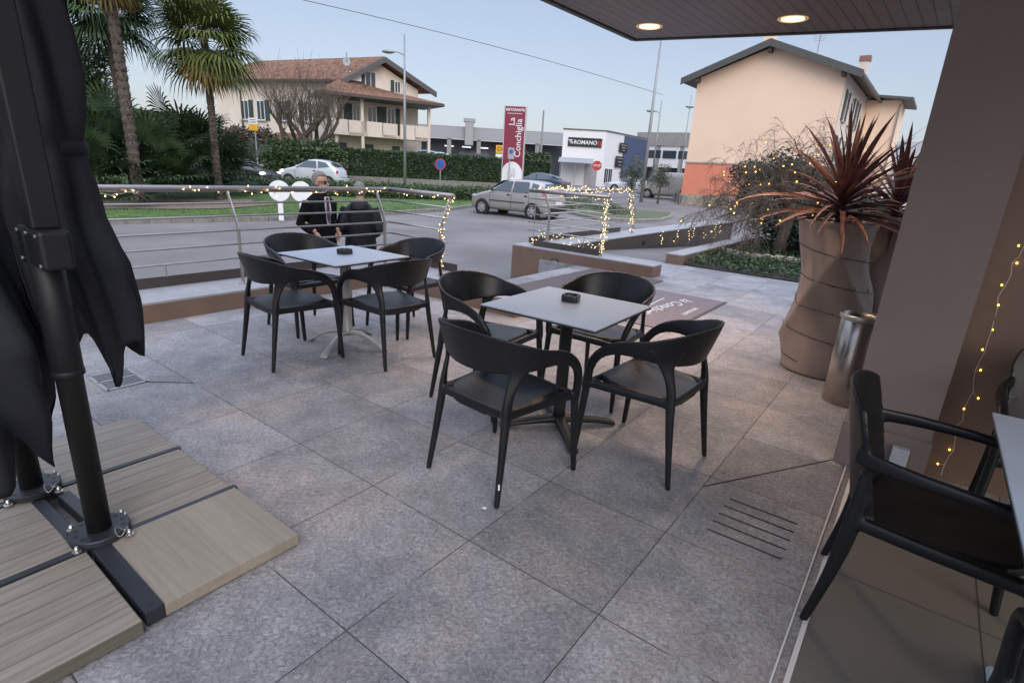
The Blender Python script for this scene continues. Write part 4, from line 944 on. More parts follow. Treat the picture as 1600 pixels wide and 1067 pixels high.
# clipped evergreen mass behind the tree
def hedge_thing(name, label, cat, pts, z0, z1, matl, n, size, core=M_hedgecore, rough=.06, seed=1, group=None):
    """pts: plan polygon (world xy)"""
    rr = random.Random(seed); c = sum((V((p[0], p[1], 0)) for p in pts), V())/len(pts); t = thing(name, label, cat, (c.x, c.y, z0), 0, group)
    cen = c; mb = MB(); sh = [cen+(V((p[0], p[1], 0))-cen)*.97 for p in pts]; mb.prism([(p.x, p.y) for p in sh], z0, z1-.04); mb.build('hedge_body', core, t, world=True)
    P = [V((p[0], p[1], 0)) for p in pts]; E = [(P[i], P[(i+1) % len(P)]) for i in range(len(P))]; per = [(b-a).length*(z1-z0) for a, b in E]
    minx = min(p.x for p in P); maxx = max(p.x for p in P); miny = min(p.y for p in P); maxy = max(p.y for p in P)
    def inside(x, y):
        r = False; j = len(P)-1
        for i in range(len(P)):
            if ((P[i].y > y) != (P[j].y > y)) and x < (P[j].x-P[i].x)*(y-P[i].y)/(P[j].y-P[i].y+1e-9)+P[i].x: r = not r
            j = i
        return r
    area = abs(sum(P[i].x*P[(i+1) % len(P)].y-P[(i+1) % len(P)].x*P[i].y for i in range(len(P))))/2
    def f():
        if rr.random() < area/(area+sum(per)):
            for _ in range(60):
                x = rr.uniform(minx, maxx); y = rr.uniform(miny, maxy)
                if inside(x, y): return V((x, y, z1+rr.gauss(0, rough)+rough*1.4*noise.noise(V((x*1.3, y*1.3, 0)))))
        a, b = rr.choices(E, per)[0]; q = a.lerp(b, rr.random()); n_ = V((b.y-a.y, a.x-b.x, 0)).normalized(); z = rr.uniform(z0, z1)
        return q+n_*(rr.gauss(0, rough)+rough*1.2*noise.noise(V((q.x*1.4, q.y*1.4, z*1.4))))+V((0, 0, z))
    mb = MB(); leaf_cloud(mb, n, f, size, rr); mb.build('foliage', matl, t, world=True, skip_norm=True)
    return t
hc = PO(21.5, 15.2)
hp = [hc+V((1.7*cos(a), 1.1*sin(a), 0)) for a in [i*pi/5 for i in range(10)]]
def crown_cloud(name, label, cat, c, rx, ry, rz_, n, size, matl, seed, trunk=True, group=None, z0=None, cover=.55):
    rr = random.Random(seed); c = V(c); g0 = z0 if z0 is not None else gz(c.x, c.y); t = thing(name, label, cat, (c.x, c.y, g0), 0, group)
    if trunk:
        mb = MB(); mb.tube([(c.x, c.y, g0), (c.x+.03, c.y, (g0+c.z)/2), (c.x, c.y, c.z)], [rx*.10, rx*.07, rx*.03], 6); mb.build('trunk', M_bark, t, world=True)
    blobs = []
    for _ in range(16):
        d = V((rr.gauss(0, 1), rr.gauss(0, 1), rr.gauss(0, 1))).normalized()*rr.uniform(.3, .8); blobs.append((V((c.x+d.x*rx, c.y+d.y*ry, c.z+d.z*rz_)), rr.uniform(.28, .5)))
    def f():
        b, s = rr.choice(blobs); d = V((rr.gauss(0, 1), rr.gauss(0, 1), rr.gauss(0, 1))).normalized()*(rr.random()**.4)*s
        return V((b.x+d.x*rx, b.y+d.y*ry, b.z+d.z*rz_))
    mb = MB(); leaf_cloud(mb, n, f, size, rr, .35); mb.build('crown', matl, t, world=True, skip_norm=True); return t
c = PO(25.0, 14.6); crown_cloud('evergreen_shrub', 'broad dark clipped evergreen right behind the lit bare tree', 'shrub', (c.x, c.y, 1.35), 1.35, 1.0, .95, 15000, .05, M_conifer, 31)
c = PO(27.5, 13.5); crown_cloud('evergreen_shrub', 'dark evergreen shrub beyond the two planters', 'shrub', (c.x, c.y, .75), 1.5, 1.2, .85, 12000, .05, M_conifer, 32)
c = PO(32.5, 12.5); crown_cloud('evergreen_shrub', 'dark evergreen shrub between the planters and the pillar', 'shrub', (c.x, c.y, .75), 1.2, 1.0, .7, 8000, .05, M_conifer, 33)

# ================================================================ VERGE, PALMS, HEDGES
def vz(x, y): return gz(x, y)+.10
kerbline = [(-16.9, -6), (-16.75, 2), (-16.6, 5), (-15.9, 9), (-15.9, 12), (-16.6, 17), (-17.5, 20.3), (-19, 24), (-22, 30), (-26, 36), (-31, 40)]
kw = [UV(*p) for p in kerbline]
mb = MB(); vs_ = []; fs_ = []; back = []
rowsN = 14
for i, p in enumerate(kerbline):
    for j in range(rowsN+1):
        q = UV(p[0]-.14-(30 if p[1] < 25 else 12)*(j/rowsN)**1.5, p[1]); vs_.append(V((q.x, q.y, vz(q.x, q.y)+.02*min(1, j))))
for i in range(len(kerbline)-1):
    for j in range(rowsN): a = i*(rowsN+1)+j; fs_.append((a, a+1, a+rowsN+2, a+rowsN+1))
mb.add(vs_, fs_); struct('grass_verge', mb, M_grass, loc=(0, 0, 0), smooth=True)
mb = MB()
for a, b in zip(kw, kw[1:]):
    n = 8
    for i in range(n):
        p = a.lerp(b, i/n); q = a.lerp(b, (i+.985)/n); mb.bar(V((p.x, p.y, vz(p.x, p.y)-.04)), V((q.x, q.y, vz(q.x, q.y)-.04)), .15, .15)
struct('kerb', mb, M_kerb, bevel=.01)
rr = random.Random(2); mb = MB()
for _ in range(34000):
    v = rr.uniform(0, 26); u = -16.75-(v > 16)*(v-16)*.35-7*rr.random()**1.5
    p = UV(u, v)
    if noise.noise(V((p.x*.5, p.y*.5, 3))) < -.25 and rr.random() < .6: continue
    z = vz(p.x, p.y); h = rr.uniform(.03, .085); a = rr.uniform(0, 3.14); d = V((cos(a), sin(a), 0))*.014; l = V((rr.gauss(0, .3), rr.gauss(0, .3), 1))*h
    b = V((p.x, p.y, z)); mb.add([b-d, b+d, b+l], [(0, 1, 2)])
tag(mb.build('grass_blades', M_blade, skip_norm=True), 'short green grass on the verge between kerb and palms', 'grass', kind='stuff')
mb = MB(); pts = []
for i in range(40):
    a = 2*pi*i/40; r = 1+.12*sin(3*a)+.07*sin(7*a); q = UV(-20.6+1.9*r*cos(a), 7.3+4.6*r*sin(a)); pts.append((q.x, q.y, vz(q.x, q.y)+.045))
mb.add(pts, [tuple(range(40))]); struct('wood_chip_bed', mb, M_gravel)

def fan_frond(mb, base, d, pet, L, rr, nseg=22, arc=200, droop=.5, matless=None, w=.040):
    d = V(d).normalized(); side = d.cross(V((0, 0, 1)))
    side = side.normalized() if side.length > .05 else V((1, 0, 0)); upn = side.cross(d).normalized()
    mid = base+d*pet*.5+V((0, 0, .05*pet)); hub = base+d*pet-V((0, 0, .10*pet))
    mb.tube([base, mid, hub], [.014, .011, .009], 4, cap=False)
    for i in range(nseg):
        a = rad(lerp(-arc/2, arc/2, i/(nseg-1))); l = L*(.72+.28*cos(a*.5))*rr.uniform(.9, 1.08)
        dd = d*cos(a)+side*sin(a); perp = (-d*sin(a)+side*cos(a)); fold = upn*.012
        p1 = hub+dd*l*.55+upn*(-.05*l*abs(sin(a))); p2 = hub+dd*l*.82+V((0, 0, -1))*l*droop*.16; p3 = hub+dd*l*.98+V((0, 0, -1))*l*droop*rr.uniform(.3, .5)
        mb.add([hub, p1-perp*w+fold, p1+perp*w+fold, p2-perp*w*.6, p2+perp*w*.6, p3], [(0, 1, 2), (1, 3, 4, 2), (3, 5, 4)])
def palm(x, y, h, label, R_, n, seed, leafmat, tr=.16, lean=(0, 0), dry=10, shag=.09, dropz=.0):
    rr = random.Random(seed); z0 = gz(x, y)+.1; t = thing('palm_tree', label, 'palm tree', (x, y, z0), 0, 'fan palms on the verge')
    top = V((x+lean[0], y+lean[1], h)); b = V((x, y, z0)); mb = MB(); n_ = 60; pts = []
    for i in range(n_+1):
        q = i/n_; pts.append(b.lerp(top, q)+V((lean[0]*.25*sin(pi*q), lean[1]*.2*sin(pi*q), 0)))
    mb.tube(pts, [tr*(1.1-.25*i/n_)*(1+(.10 if i % 2 else -.06)) for i in range(n_+1)], 12)
    for _ in range(int(260*h/5)):   # old leaf bases standing off the trunk
        q = rr.random(); p = pts[int(q*n_)]; a = rr.uniform(0, 6.28); d = V((cos(a), sin(a), 0)); s = V((-sin(a), cos(a), 0))*.03; l = rr.uniform(.5, 1.3)*shag
        mb.add([p+d*tr*.8-s, p+d*tr*.8+s, p+d*(tr+l)+V((0, 0, rr.uniform(.02, .14)))], [(0, 1, 2)])
    mb.build('trunk', M_palmbark, t, world=True, smooth=False, skip_norm=True)
    mb = MB()
    for i in range(n):
        az = i*2.39996+rr.uniform(-.3, .3); q = i/n; el_ = lerp(rad(-32), rad(78), q)+rr.gauss(0, .12)
        d = V((cos(az)*cos(el_), sin(az)*cos(el_), sin(el_)))
        fan_frond(mb, top+V((0, 0, lerp(-.25, .1, q))), d, R_*rr.uniform(.30, .44), R_*rr.uniform(.52, .66), rr, 28, 235, lerp(1.3, .5, q))
    mb.build('crown', leafmat, t, world=True, skip_norm=True)
    if dry:
        mb = MB()
        for i in range(dry):
            az = rr.uniform(0, 6.28); el_ = rr.uniform(rad(-78), rad(-45)); d = V((cos(az)*cos(el_), sin(az)*cos(el_), sin(el_)))
            fan_frond(mb, top+V((0, 0, -.25)), d, R_*.26, R_*.46, rr, 16, 150, .8)
        mb.build('dry_fronds', M_palmdry, t, world=True, skip_norm=True)
    return t
P1 = PO(-34.2, 21.6); P2 = PO(-28.2, 24.0); P3 = PO(-34.4, 26.5)
palm(P1.x, P1.y, 6.9, 'tall shaggy palm with dry orange fronds, cut off by the top edge', 1.9, 34, 3, M_palm, tr=.155, lean=(.0, 0), dry=16, shag=.13)
palm(P2.x, P2.y, 5.2, 'lower palm with yellow-green fan leaves and a dark slender trunk', 2.15, 34, 7, M_palm, tr=.125, lean=(.05, .0), dry=9, shag=.12)
palm(P3.x, P3.y, 6.1, 'dark palm standing between and behind the two front palms', 2.1, 40, 12, M_palmdark, tr=.17, lean=(-.1, 0), dry=0)
def fan_shrub(az, d, r, label, seed, n=34, matl=None, hz=None):
    p = PO(az, d); z0 = gz(p.x, p.y)+.1; rr = random.Random(seed); t = thing('fan_palm_shrub', label, 'shrub', (p.x, p.y, z0), 0, 'fan palm shrubs under the palms')
    mb = MB()
    for i in range(n):
        a = i*2.39996; q = i/n; el_ = lerp(rad(8), rad(82), q); dd = V((cos(a)*cos(el_), sin(a)*cos(el_), sin(el_)))
        fan_frond(mb, V((p.x, p.y, z0+.25))+V((rr.gauss(0, .2), rr.gauss(0, .2), rr.uniform(0, .5)*r)), dd, r*rr.uniform(.45, .75), r*rr.uniform(.38, .5), rr, 18, 200, .5)
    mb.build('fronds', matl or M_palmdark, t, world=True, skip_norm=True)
for az, d, r, s, lab in [(-38.5, 24, 2.0, 1, 'dark fan palm shrub at the far left beside the folded parasol'), (-37.6, 21.8, 1.5, 2, 'small fan palm shrub in front, left of the tall shaggy trunk'), (-35.7, 25, 2.0, 3, 'dark fan palm shrub behind the tall shaggy trunk'),
        (-33.2, 24.5, 1.9, 4, 'dark fan palm shrub between the two front trunks'), (-32.4, 22.8, 1.25, 5, 'low rounded fan palm shrub between the two front trunks'), (-30.6, 26.5, 2.1, 6, 'dark fan palm shrub behind the slender trunk'), (-28.3, 26.5, 1.75, 7, 'rightmost fan palm shrub, in front of the dark car'), (-40.5, 25.5, 2.0, 8, 'fan palm shrub partly hidden by the folded parasol')]:
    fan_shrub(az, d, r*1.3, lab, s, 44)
c = PO(-36.6, 29); crown_cloud('evergreen_tree', 'grey-green leafy tree behind the palms, next to the sky', 'tree', (c.x, c.y, 3.3), 1.5, 1.3, 2.6, 9000, .085, M_hedge, 41)
# ivy band and hedges
def band(pts, w):
    L_ = [V((p.x, p.y, 0)) for p in pts]; a = []; b = []
    for i, p in enumerate(L_):
        d = (L_[min(i+1, len(L_)-1)]-L_[max(i-1, 0)]).normalized(); n = V((-d.y, d.x, 0)); a.append(p); b.append(p+n*w)
    return [(q.x, q.y) for q in a+b[::-1]]
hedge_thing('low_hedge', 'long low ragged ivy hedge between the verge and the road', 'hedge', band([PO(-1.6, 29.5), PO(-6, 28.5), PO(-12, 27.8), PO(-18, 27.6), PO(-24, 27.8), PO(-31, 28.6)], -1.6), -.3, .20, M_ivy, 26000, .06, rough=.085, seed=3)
mb = MB(); mb.prism(band([PO(3.0, 42), PO(-3, 41.5), PO(-8, 41), PO(-13, 40.4), PO(-17.4, 40)], -1.5), -.3, .30); tag(mb.build('retaining_kerb', M_kerb), 'low concrete kerb wall under the clipped hedge', 'low wall')
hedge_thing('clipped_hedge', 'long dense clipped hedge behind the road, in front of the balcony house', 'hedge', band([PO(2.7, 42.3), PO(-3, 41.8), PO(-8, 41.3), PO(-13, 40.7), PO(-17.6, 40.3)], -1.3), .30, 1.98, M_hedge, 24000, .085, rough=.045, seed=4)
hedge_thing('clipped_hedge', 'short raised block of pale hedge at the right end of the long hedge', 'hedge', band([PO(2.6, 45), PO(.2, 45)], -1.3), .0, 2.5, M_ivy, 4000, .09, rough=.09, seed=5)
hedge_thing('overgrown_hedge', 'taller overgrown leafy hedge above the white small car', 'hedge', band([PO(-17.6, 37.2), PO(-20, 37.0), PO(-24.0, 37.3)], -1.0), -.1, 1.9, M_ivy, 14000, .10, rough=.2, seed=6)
hedge_thing('overgrown_hedge', 'brownish half-bare hedge behind the yellow stop sign', 'hedge', band([PO(-23.5, 44), PO(-27.5, 44.5)], -1.2), 0, 2.7, M_twig, 9000, .11, core=M_hedgecore, rough=.2, seed=7)
mb = MB(); mb.prism(band([PO(-21, 39), PO(-24, 38.6), PO(-27.5, 39)], -.3), -.3, .75); tag(mb.build('boundary_wall', M_cream), 'low cream boundary wall behind the stop sign', 'wall')
t = thing('lattice_fence', 'green metal fence running through the overgrown hedge', 'fence', PO(-22, 38.9)); mb = MB()
for i in range(34): p = PO(-21.2-i*.13, 38.8); mb.tube([(p.x, p.y, .3), (p.x, p.y, 2.0)], .02, 4)
mb.build('bars', M_shutter, t, world=True)
mb = MB(); mb.bar(PO(-21.1, 38.8, 1.9), PO(-25.7, 38.8, 1.9), .03, .05); mb.build('rail', M_shutter, t, world=True)

# bare pollards in front of the villa
def pollard(az, d, label, seed, h=3.4, L=1.0):
    p = PO(az, d); rr = random.Random(seed); t = thing('bare_tree', label, 'tree', (p.x, p.y, .0)); mb = MB()
    b = V((p.x, p.y, 0)); f_ = b+V((rr.uniform(-.1, .1), 0, 1.9)); mb.tube([b, b+V((.05, 0, 1)), f_], [.27, .22, .21], 9, cap=False)
    ends = []
    for k in range(5):
        a = k*1.26+rr.uniform(-.3, .3); d_ = V((cos(a)*1.5, sin(a)*1.5, .8)).normalized(); q = f_; pts = [f_]; r_ = [.17]
        for j in range(4): d_ = (d_+V((rr.gauss(0, .22), rr.gauss(0, .22), .18))).normalized(); q = q+d_*.74; pts.append(q); r_.append(.17-.025*(j+1))
        mb.tube(pts, r_, 7, cap=False); mb.ball(pts[-1], .13, 7, 5); mb.ball(pts[-2], .12, 7, 5); ends += [pts[-1], pts[-2], pts[-3]]
    mb.build('trunk', M_bark, t, world=True, skip_norm=True); mb = MB()
    for e_ in ends:
        for _ in range(10):
            a = rr.uniform(0, 6.28); d_ = V((cos(a)*rr.uniform(.1, .9), sin(a)*rr.uniform(.1, .9), 1)).normalized(); l = rr.uniform(1.3, 3.2)*L
            p1 = e_+d_*l*.5; d2 = (d_+V((rr.gauss(0, .12), rr.gauss(0, .12), .15))).normalized(); p2 = p1+d2*l*.5
            mb.tube([e_, p1, p2], [.016, .010, .005], 3, cap=False)
            for _ in range(2): s = e_.lerp(p1, rr.uniform(.4, 1)); mb.tube([s, s+(d_+V((rr.gauss(0, .4), rr.gauss(0, .4), .1))).normalized()*l*.4], [.011, .005], 3, cap=False)
    mb.build('crown', M_twig, t, world=True, skip_norm=True)
pollard(-21.6, 39.6, 'bare pollarded tree on the left in front of the cream house', 4)
pollard(-20.0, 38.9, 'bare pollarded tree on the right in front of the cream house, beside its balcony', 6, L=1.05)
for az, d, r_, s, lab, off in [(13.6, 36.5, .85, 51, 'rightmost small olive tree on the traffic island', 0), (10.9, 33.2, .72, 52, 'small olive tree on the traffic island, left of its taller neighbour', 0)]:
    c = PO(az, d); M_olive = bpy.data.materials.get('olive_leaf') or mat('olive_leaf', (.07, .085, .06), .6, var=.35, scale=6, col2=(.14, .16, .12))
    crown_cloud('olive_tree', lab, 'tree', (c.x, c.y, gz(c.x, c.y)+1.75), r_, r_, 1.0, 2600, .055, M_olive, s)
# traffic island
isl = [(1.701, 30.344), (2.2, 26), (3.3, 23.9), (5.0, 23.7), (6.4, 25.0), (7.4, 27.2), (8.4, 30.4), (9.0, 34.6), (8.2, 37), (5.5, 38.6), (3.2, 37.5), (1.9, 34)]
mb = MB(); mb.prism(isl, -.5, -.34); mb.M = Matrix.Identity(4)
c0 = sum((V((x, y, 0)) for x, y in isl), V())/len(isl)
struct('traffic_island', mb, M_kerb, bevel=.02)
mb = MB(); mb.prism([tuple((c0+(V((x, y, 0))-c0)*.93)[:2]) for x, y in isl], -.36, -.32); struct('island_soil', mb, mat('island_ground', (.15, .13, .10), .95, var=.3, scale=1.3, col2=(.10, .14, .05), bump=.7, bscale=12, dist=.04))
rr = random.Random(66); mb = MB()
def fi():
    while True:
        x = rr.uniform(1.9, 5.2); y = rr.uniform(25.5, 37); 
        if noise.noise(V((x*.8, y*.8, 1))) > -.1: return V((x, y, -.31+rr.random()**2*.28))
leaf_cloud(mb, 5000, fi, .06, rr, .3)
tag(mb.build('low_planting', M_ivy, skip_norm=True), 'low green plants on the left part of the traffic island', 'ground cover', kind='stuff')

# ================================================================ BUILDINGS
def wallp(mb, a, b, z0, z1, th=.3, side=1):
    a = V((a[0], a[1], 0)); b = V((b[0], b[1], 0)); d = (b-a).normalized(); n = V((-d.y, d.x, 0))*side*th
    mb.prism([(p.x, p.y) for p in (a, b, b+n, a+n)], z0, z1)
def win(par, a, b, s, w, z0, z1, name='window', shutters=None, frame=M_cream, glass=M_winglass, door=False, open_=.5):
    """window on the face a->b at distance s; face side towards the camera"""
    a = V((a[0], a[1], 0)); b = V((b[0], b[1], 0)); d = (b-a).normalized(); n = V((d.y, -d.x, 0))
    if n.dot(-(a+b)/2) < 0: n = -n
    ang = atan2(d.y, d.x); c = a+d*(s+w/2)
    mb = MB(); mb.box(c+n*.02+V((0, 0, (z0+z1)/2)), (w, .08, z1-z0), ang); f = mb.build(name, frame, par, world=True)
    mb = MB(); mb.box(c+n*.045+V((0, 0, (z0+z1)/2)), (w-.16, .05, z1-z0-.16), ang); mb.build('pane', glass, f, world=True)
    mb = MB(); mb.box(c+n*.075+V((0, 0, (z0+z1)/2)), (.05, .03, z1-z0-.1), ang); mb.build('glazing_bar', frame, f, world=True)
    if not door: mb = MB(); mb.box(c+n*.08+V((0, 0, z0-.03)), (w+.2, .18, .06), ang); mb.build('sill', M_coping, f, world=True)
    if shutters:
        for sg in (-1, 1):
            if sg not in shutters: continue
            mb = MB(); q = c+d*sg*(w/2+w*.26)+n*.06; mb.box(q+V((0, 0, (z0+z1)/2)), (w*.5, .045, z1-z0), ang)
            for k in range(9): mb.box(q+n*.028+V((0, 0, lerp(z0+.1, z1-.1, k/8))), (w*.42, .02, .05), ang)
            mb.build('shutter', M_shutter, f, world=True)
    return f
def roofslab(mb, pts, th=.16): mb.slab(pts, (0, 0, -th))
# --- cream villa -----------------------------------------------------------
vl = thing('house', 'long cream villa with terracotta roofs, green shutters and a covered balcony', 'house', PO(-19, 46))
Cn = PO(-17.2, 46.3); Lf = Cn+V((-cos(rad(-20)), -sin(rad(-20)), 0))*12.5; Bk = PO(-10.3, 48.6); Bl = Lf+(Bk-Cn).normalized()*8
ze = 6.9
mb = MB(); mb.prism([(p.x, p.y) for p in (Lf, Cn, Bk, Bl)], -.2, ze)
R1 = Cn.lerp(Bk, .42); mb.slab([(Cn.x, Cn.y, ze), (Bk.x, Bk.y, ze), (R1.x, R1.y, ze+1.62)], (Cn-Lf).normalized()*-.3); mb.build('wall', M_cream, vl, world=True)
ov = (Cn-Bk).normalized()*.75; od = (Cn-Lf).normalized()*.8; R0 = Lf.lerp(Bl, .5)
mb = MB(); zr = ze+1.66
mb.slab([Lf-od+ov+V((0, 0, ze-.18)), Cn+od+ov+V((0, 0, ze-.18)), R1+od+V((0, 0, zr+.12)), R0-od+V((0, 0, zr+.12))], (0, 0, .14))
mb.slab([Bl-od-ov+V((0, 0, ze-.18)), Bk+od-ov+V((0, 0, ze-.18)), R1+od+V((0, 0, zr+.12)), R0-od+V((0, 0, zr+.12))], (0, 0, .14)); rf = mb.build('roof', M_rooftile, vl, world=True)
mb = MB()
for P_, Q_ in ((Cn+ov, R1), (Bk-ov, R1)):
    mb.slab([P_+od*1.02+V((0, 0, ze-.42)), Q_+od*1.02+V((0, 0, zr-.14)), Q_+od*1.02+V((0, 0, zr+.24)), P_+od*1.02+V((0, 0, ze-.04))], od.normalized()*.12)
mb.build('verge_board', M_greyroof, rf, world=True)
mb = MB(); mb.bar(Lf+ov*1.1+V((0, 0, ze-.14)), Cn+ov*1.1+V((0, 0, ze-.14)), .14, .14); mb.build('gutter', M_gutter, rf, world=True)
for s in (3.4, 10.2):
    q = Lf+(Cn-Lf).normalized()*(13-s)+ov*.15; mb = MB(); mb.tube([q+ov*1.0+V((0, 0, ze-.2)), q+V((0, 0, ze-.8)), q+V((0, 0, 0))], .06, 6); mb.build('downpipe', M_gutter, vl, world=True)
for s, sh in ((2.6, (1,)), (4.25, (1,)), (6.4, (1,)), (8.9, (-1,))): win(vl, Lf, Cn, s, .85, 3.9, 5.4, shutters=sh, frame=M_white)
for s in (5.2, 2.4): win(vl, Lf, Cn, s, .8, 1.0, 2.1, frame=M_white)
# gable openings: french window, small window, AC box
win(vl, Cn, Bk, 1.75, .9, 6.55, 7.75, shutters=(-1,), frame=M_white, door=True); win(vl, Cn, Bk, 4.1, .55, 6.45, 7.35, shutters=(-1,), frame=M_white, door=True)
mb = MB(); q = Cn.lerp(Bk, .15)-(V((-(Bk-Cn).y, (Bk-Cn).x, 0)).normalized())*.2; mb.box(q+V((0, 0, 7.2)), (.9, .35, .6), atan2(ov.y, ov.x)); mb.build('air_conditioner', M_white, vl, world=True, bevel=.03)
q = Cn.lerp(Bk, .04)-(V((-(Bk-Cn).y, (Bk-Cn).x, 0)).normalized())*.5; mb = MB(); mb.tube([q+V((0, 0, 6.0)), q+V((0, 0, 8.7))], .04, 6); mb.build('aerial_mast', M_galv, vl, world=True)
mb = MB(); dn = V((.25, -.9, .35)).normalized(); s1 = dn.cross(V((0, 0, 1))).normalized(); s2 = s1.cross(dn)
ring = [q+V((0, 0, 8.05))+dn*.1+s1*cos(a)*.27+s2*sin(a)*.32 for a in [i*pi/8 for i in range(16)]]
mb.add([q+V((0, 0, 8.05))]+ring+[q+V((0, 0, 8.05))-dn*.06], [(0, 1+i, 1+(i+1) % 16) for i in range(16)]+[(17, 1+(i+1) % 16, 1+i) for i in range(16)]); mb.build('satellite_dish', M_galv, vl, world=True)
# balcony wing with its own hipped roof
Q1 = PO(-18.3, 43.4); Q2 = PO(-9.1, 45.6); dQ = (Q2-Q1).normalized(); nQ = V((-dQ.y, dQ.x, 0)); Lq = (Q2-Q1).length
if nQ.dot(Q1) < 0: nQ = -nQ
mb = MB(); W0 = Q1+nQ*1.9+dQ*.4; W1 = Q2+nQ*1.9-dQ*1.3; mb.prism([(p.x, p.y) for p in (W0, W1, W1+nQ*2.2, W0+nQ*2.2)], -.2, 5.5); mb.build('wing_wall', M_cream, vl, world=True)
ez = 5.65; ev_ = .75
a_, b_2, c_, d_ = Q1-dQ*ev_-nQ*ev_, Q2+dQ*ev_-nQ*ev_, Q2+dQ*ev_+nQ*3.4, Q1-dQ*ev_+nQ*3.4
rA = Q1+dQ*1.4+nQ*2.4+V((0, 0, ez+1.3)); rB = Q2-dQ*2.6+nQ*2.8+V((0, 0, ez+.85)); z_ = V((0, 0, ez))
mb = MB(); mb.add([a_+z_, b_2+z_, c_+z_, d_+z_, rA, rB], [(0, 1, 5, 4), (1, 2, 5), (0, 4, 3), (3, 4, 5, 2)]); rf2 = mb.build('roof', M_rooftile, vl, world=True, solid=.14)
mb = MB(); mb.bar(a_+V((0, 0, ez-.06)), b_2+V((0, 0, ez-.06)), .15, .16); mb.bar(b_2+V((0, 0, ez-.06)), c_+V((0, 0, ez-.06)), .15, .16); mb.bar(a_+V((0, 0, ez-.06)), d_+V((0, 0, ez-.06)), .15, .16); mb.build('gutter', M_gutter, rf2, world=True)
mb = MB(); mb.prism([(p.x, p.y) for p in (a_, b_2, c_, d_)], ez-.16, ez-.13); mb.build('roof_soffit', M_greyroof, vl, world=True)
n_b = 6
mb = MB(); mb.prism([(p.x, p.y) for p in (Q1, Q2, Q2+nQ*2, Q1+nQ*2)], 3.0, 3.22); mb.build('balcony_floor', M_cream, vl, world=True)
for i in range(n_b):
    p = Q1+dQ*Lq*i/n_b; q = Q1+dQ*(Lq*(i+1)/n_b-.12); mb = MB(); off = nQ*(-.0 if i % 2 else -.25); wallp(mb, p+off, q+off, 2.98, 4.02, .14); mb.build('balcony_parapet', M_cream, vl, world=True, bevel=.02)
for s, z1 in ((0.05, 1), (.30, 1), (.985, 1)):
    q = Q1+dQ*Lq*s+nQ*.1; mb = MB(); mb.box(q+V((0, 0, 2.65)), (.2, .2, 5.7), atan2(dQ.y, dQ.x)); mb.build('balcony_column', M_cream, vl, world=True)
for s, w_, sh in ((.25, .7, (1,)), (1.6, .6, (-1,)), (2.7, .75, (1,)), (4.2, .7, (-1, 1))): win(vl, W0, W1, s, w_, 3.25, 5.25, name='door', frame=M_white, shutters=sh, door=True)
for s, w_ in ((.4, .6), (1.5, .6), (2.8, .5), (4.0, .7)): win(vl, W0, W1, s, w_, .3, 2.4, frame=M_gutter, door=True)
mb = MB(); wallp(mb, Q1+nQ*1.6+dQ*.2, Q2+nQ*1.6-dQ*1.4, -.2, 3.0, .2); mb.build('ground_floor_wall', M_cream, vl, world=True)
for s in (.15, .42, .7):
    q = Q1+dQ*Lq*s+nQ*1.55; mb = MB(); mb.box(q+V((0, 0, 1.25)), (.6, .12, 2.5), atan2(dQ.y, dQ.x)); mb.build('door', M_sheddark, vl, world=True)
# porch roof between
q = Cn+(Lf-Cn).normalized()*3.0; mb = MB(); mb.slab([q+ov*.2+V((0, 0, 2.9)), q+ov*2.6+V((0, 0, 2.2)), q+ov*2.6+(Lf-Cn).normalized()*3.2+V((0, 0, 2.2)), q+ov*.2+(Lf-Cn).normalized()*3.2+V((0, 0, 2.9))], (0, 0, .15)); mb.build('porch_roof', M_rooftile, vl, world=True)
mb = MB(); mb.slab([q+ov*2.2+V((0, 0, -.2)), q+ov*2.2+(Lf-Cn).normalized()*3+V((0, 0, -.2)), q+ov*2.2+(Lf-Cn).normalized()*3+V((0, 0, 2.2)), q+ov*2.2+V((0, 0, 2.2))], (Bk-Cn).normalized()*.2); mb.build('porch_wall', M_cream, vl, world=True)

# --- peach house -------------------------------------------------------------
ph = thing('house', 'tall peach gabled house with terracotta lower wall and grey verge boards', 'house', PO(21, 38, -.2))
GR = V((17.15, 32.8, 0)); GL = GR-AX*8.13; bd = BX; ze = 7.37
BR = GR+bd*10; BLp = GL+bd*10; ap = GL.lerp(GR, .5)
mb = MB(); mb.prism([(p.x, p.y) for p in (GL, GR, BR, BLp)], 2.42, ze-.02); mb.slab([GL+V((0, 0, ze-.02)), GR+V((0, 0, ze-.02)), ap+V((0, 0, ze+1.45))], bd*9.9); mb.build('upper_wall', M_peach, ph, world=True)
mb = MB(); mb.prism([(p.x, p.y) for p in (GL-AX*.02-bd*.03, GR+AX*.02-bd*.03, BR+AX*.02, BLp-AX*.02)], .45, 2.36); mb.build('lower_wall', M_terra, ph, world=True)
mb = MB(); mb.prism([(p.x, p.y) for p in (GL-AX*.05-bd*.07, GR+AX*.05-bd*.07, BR+AX*.05, BLp-AX*.05)], 2.36, 2.44); mb.build('string_course', M_coping, ph, world=True)
mb = MB(); mb.prism([(p.x, p.y) for p in (GL-AX*.06-bd*.09, GR+AX*.06-bd*.09, BR+AX*.06, BLp-AX*.06)], -.3, .45); mb.build('plinth', M_stone, ph, world=True)
ovh = .85; sl_ = 1.5/4.06
eL = GL-AX*ovh; eR = GR+AX*ovh; fo = bd*-.55
mb = MB()
for E_ in (eL, eR):
    mb.slab([E_+fo+V((0, 0, ze+.02-ovh*sl_)), ap+fo+V((0, 0, ze+1.55)), ap+bd*10.3+V((0, 0, ze+1.55)), E_+bd*10.3+V((0, 0, ze+.02-ovh*sl_))], (0, 0, .16))
rf = mb.build('roof', M_gutter, ph, world=True)
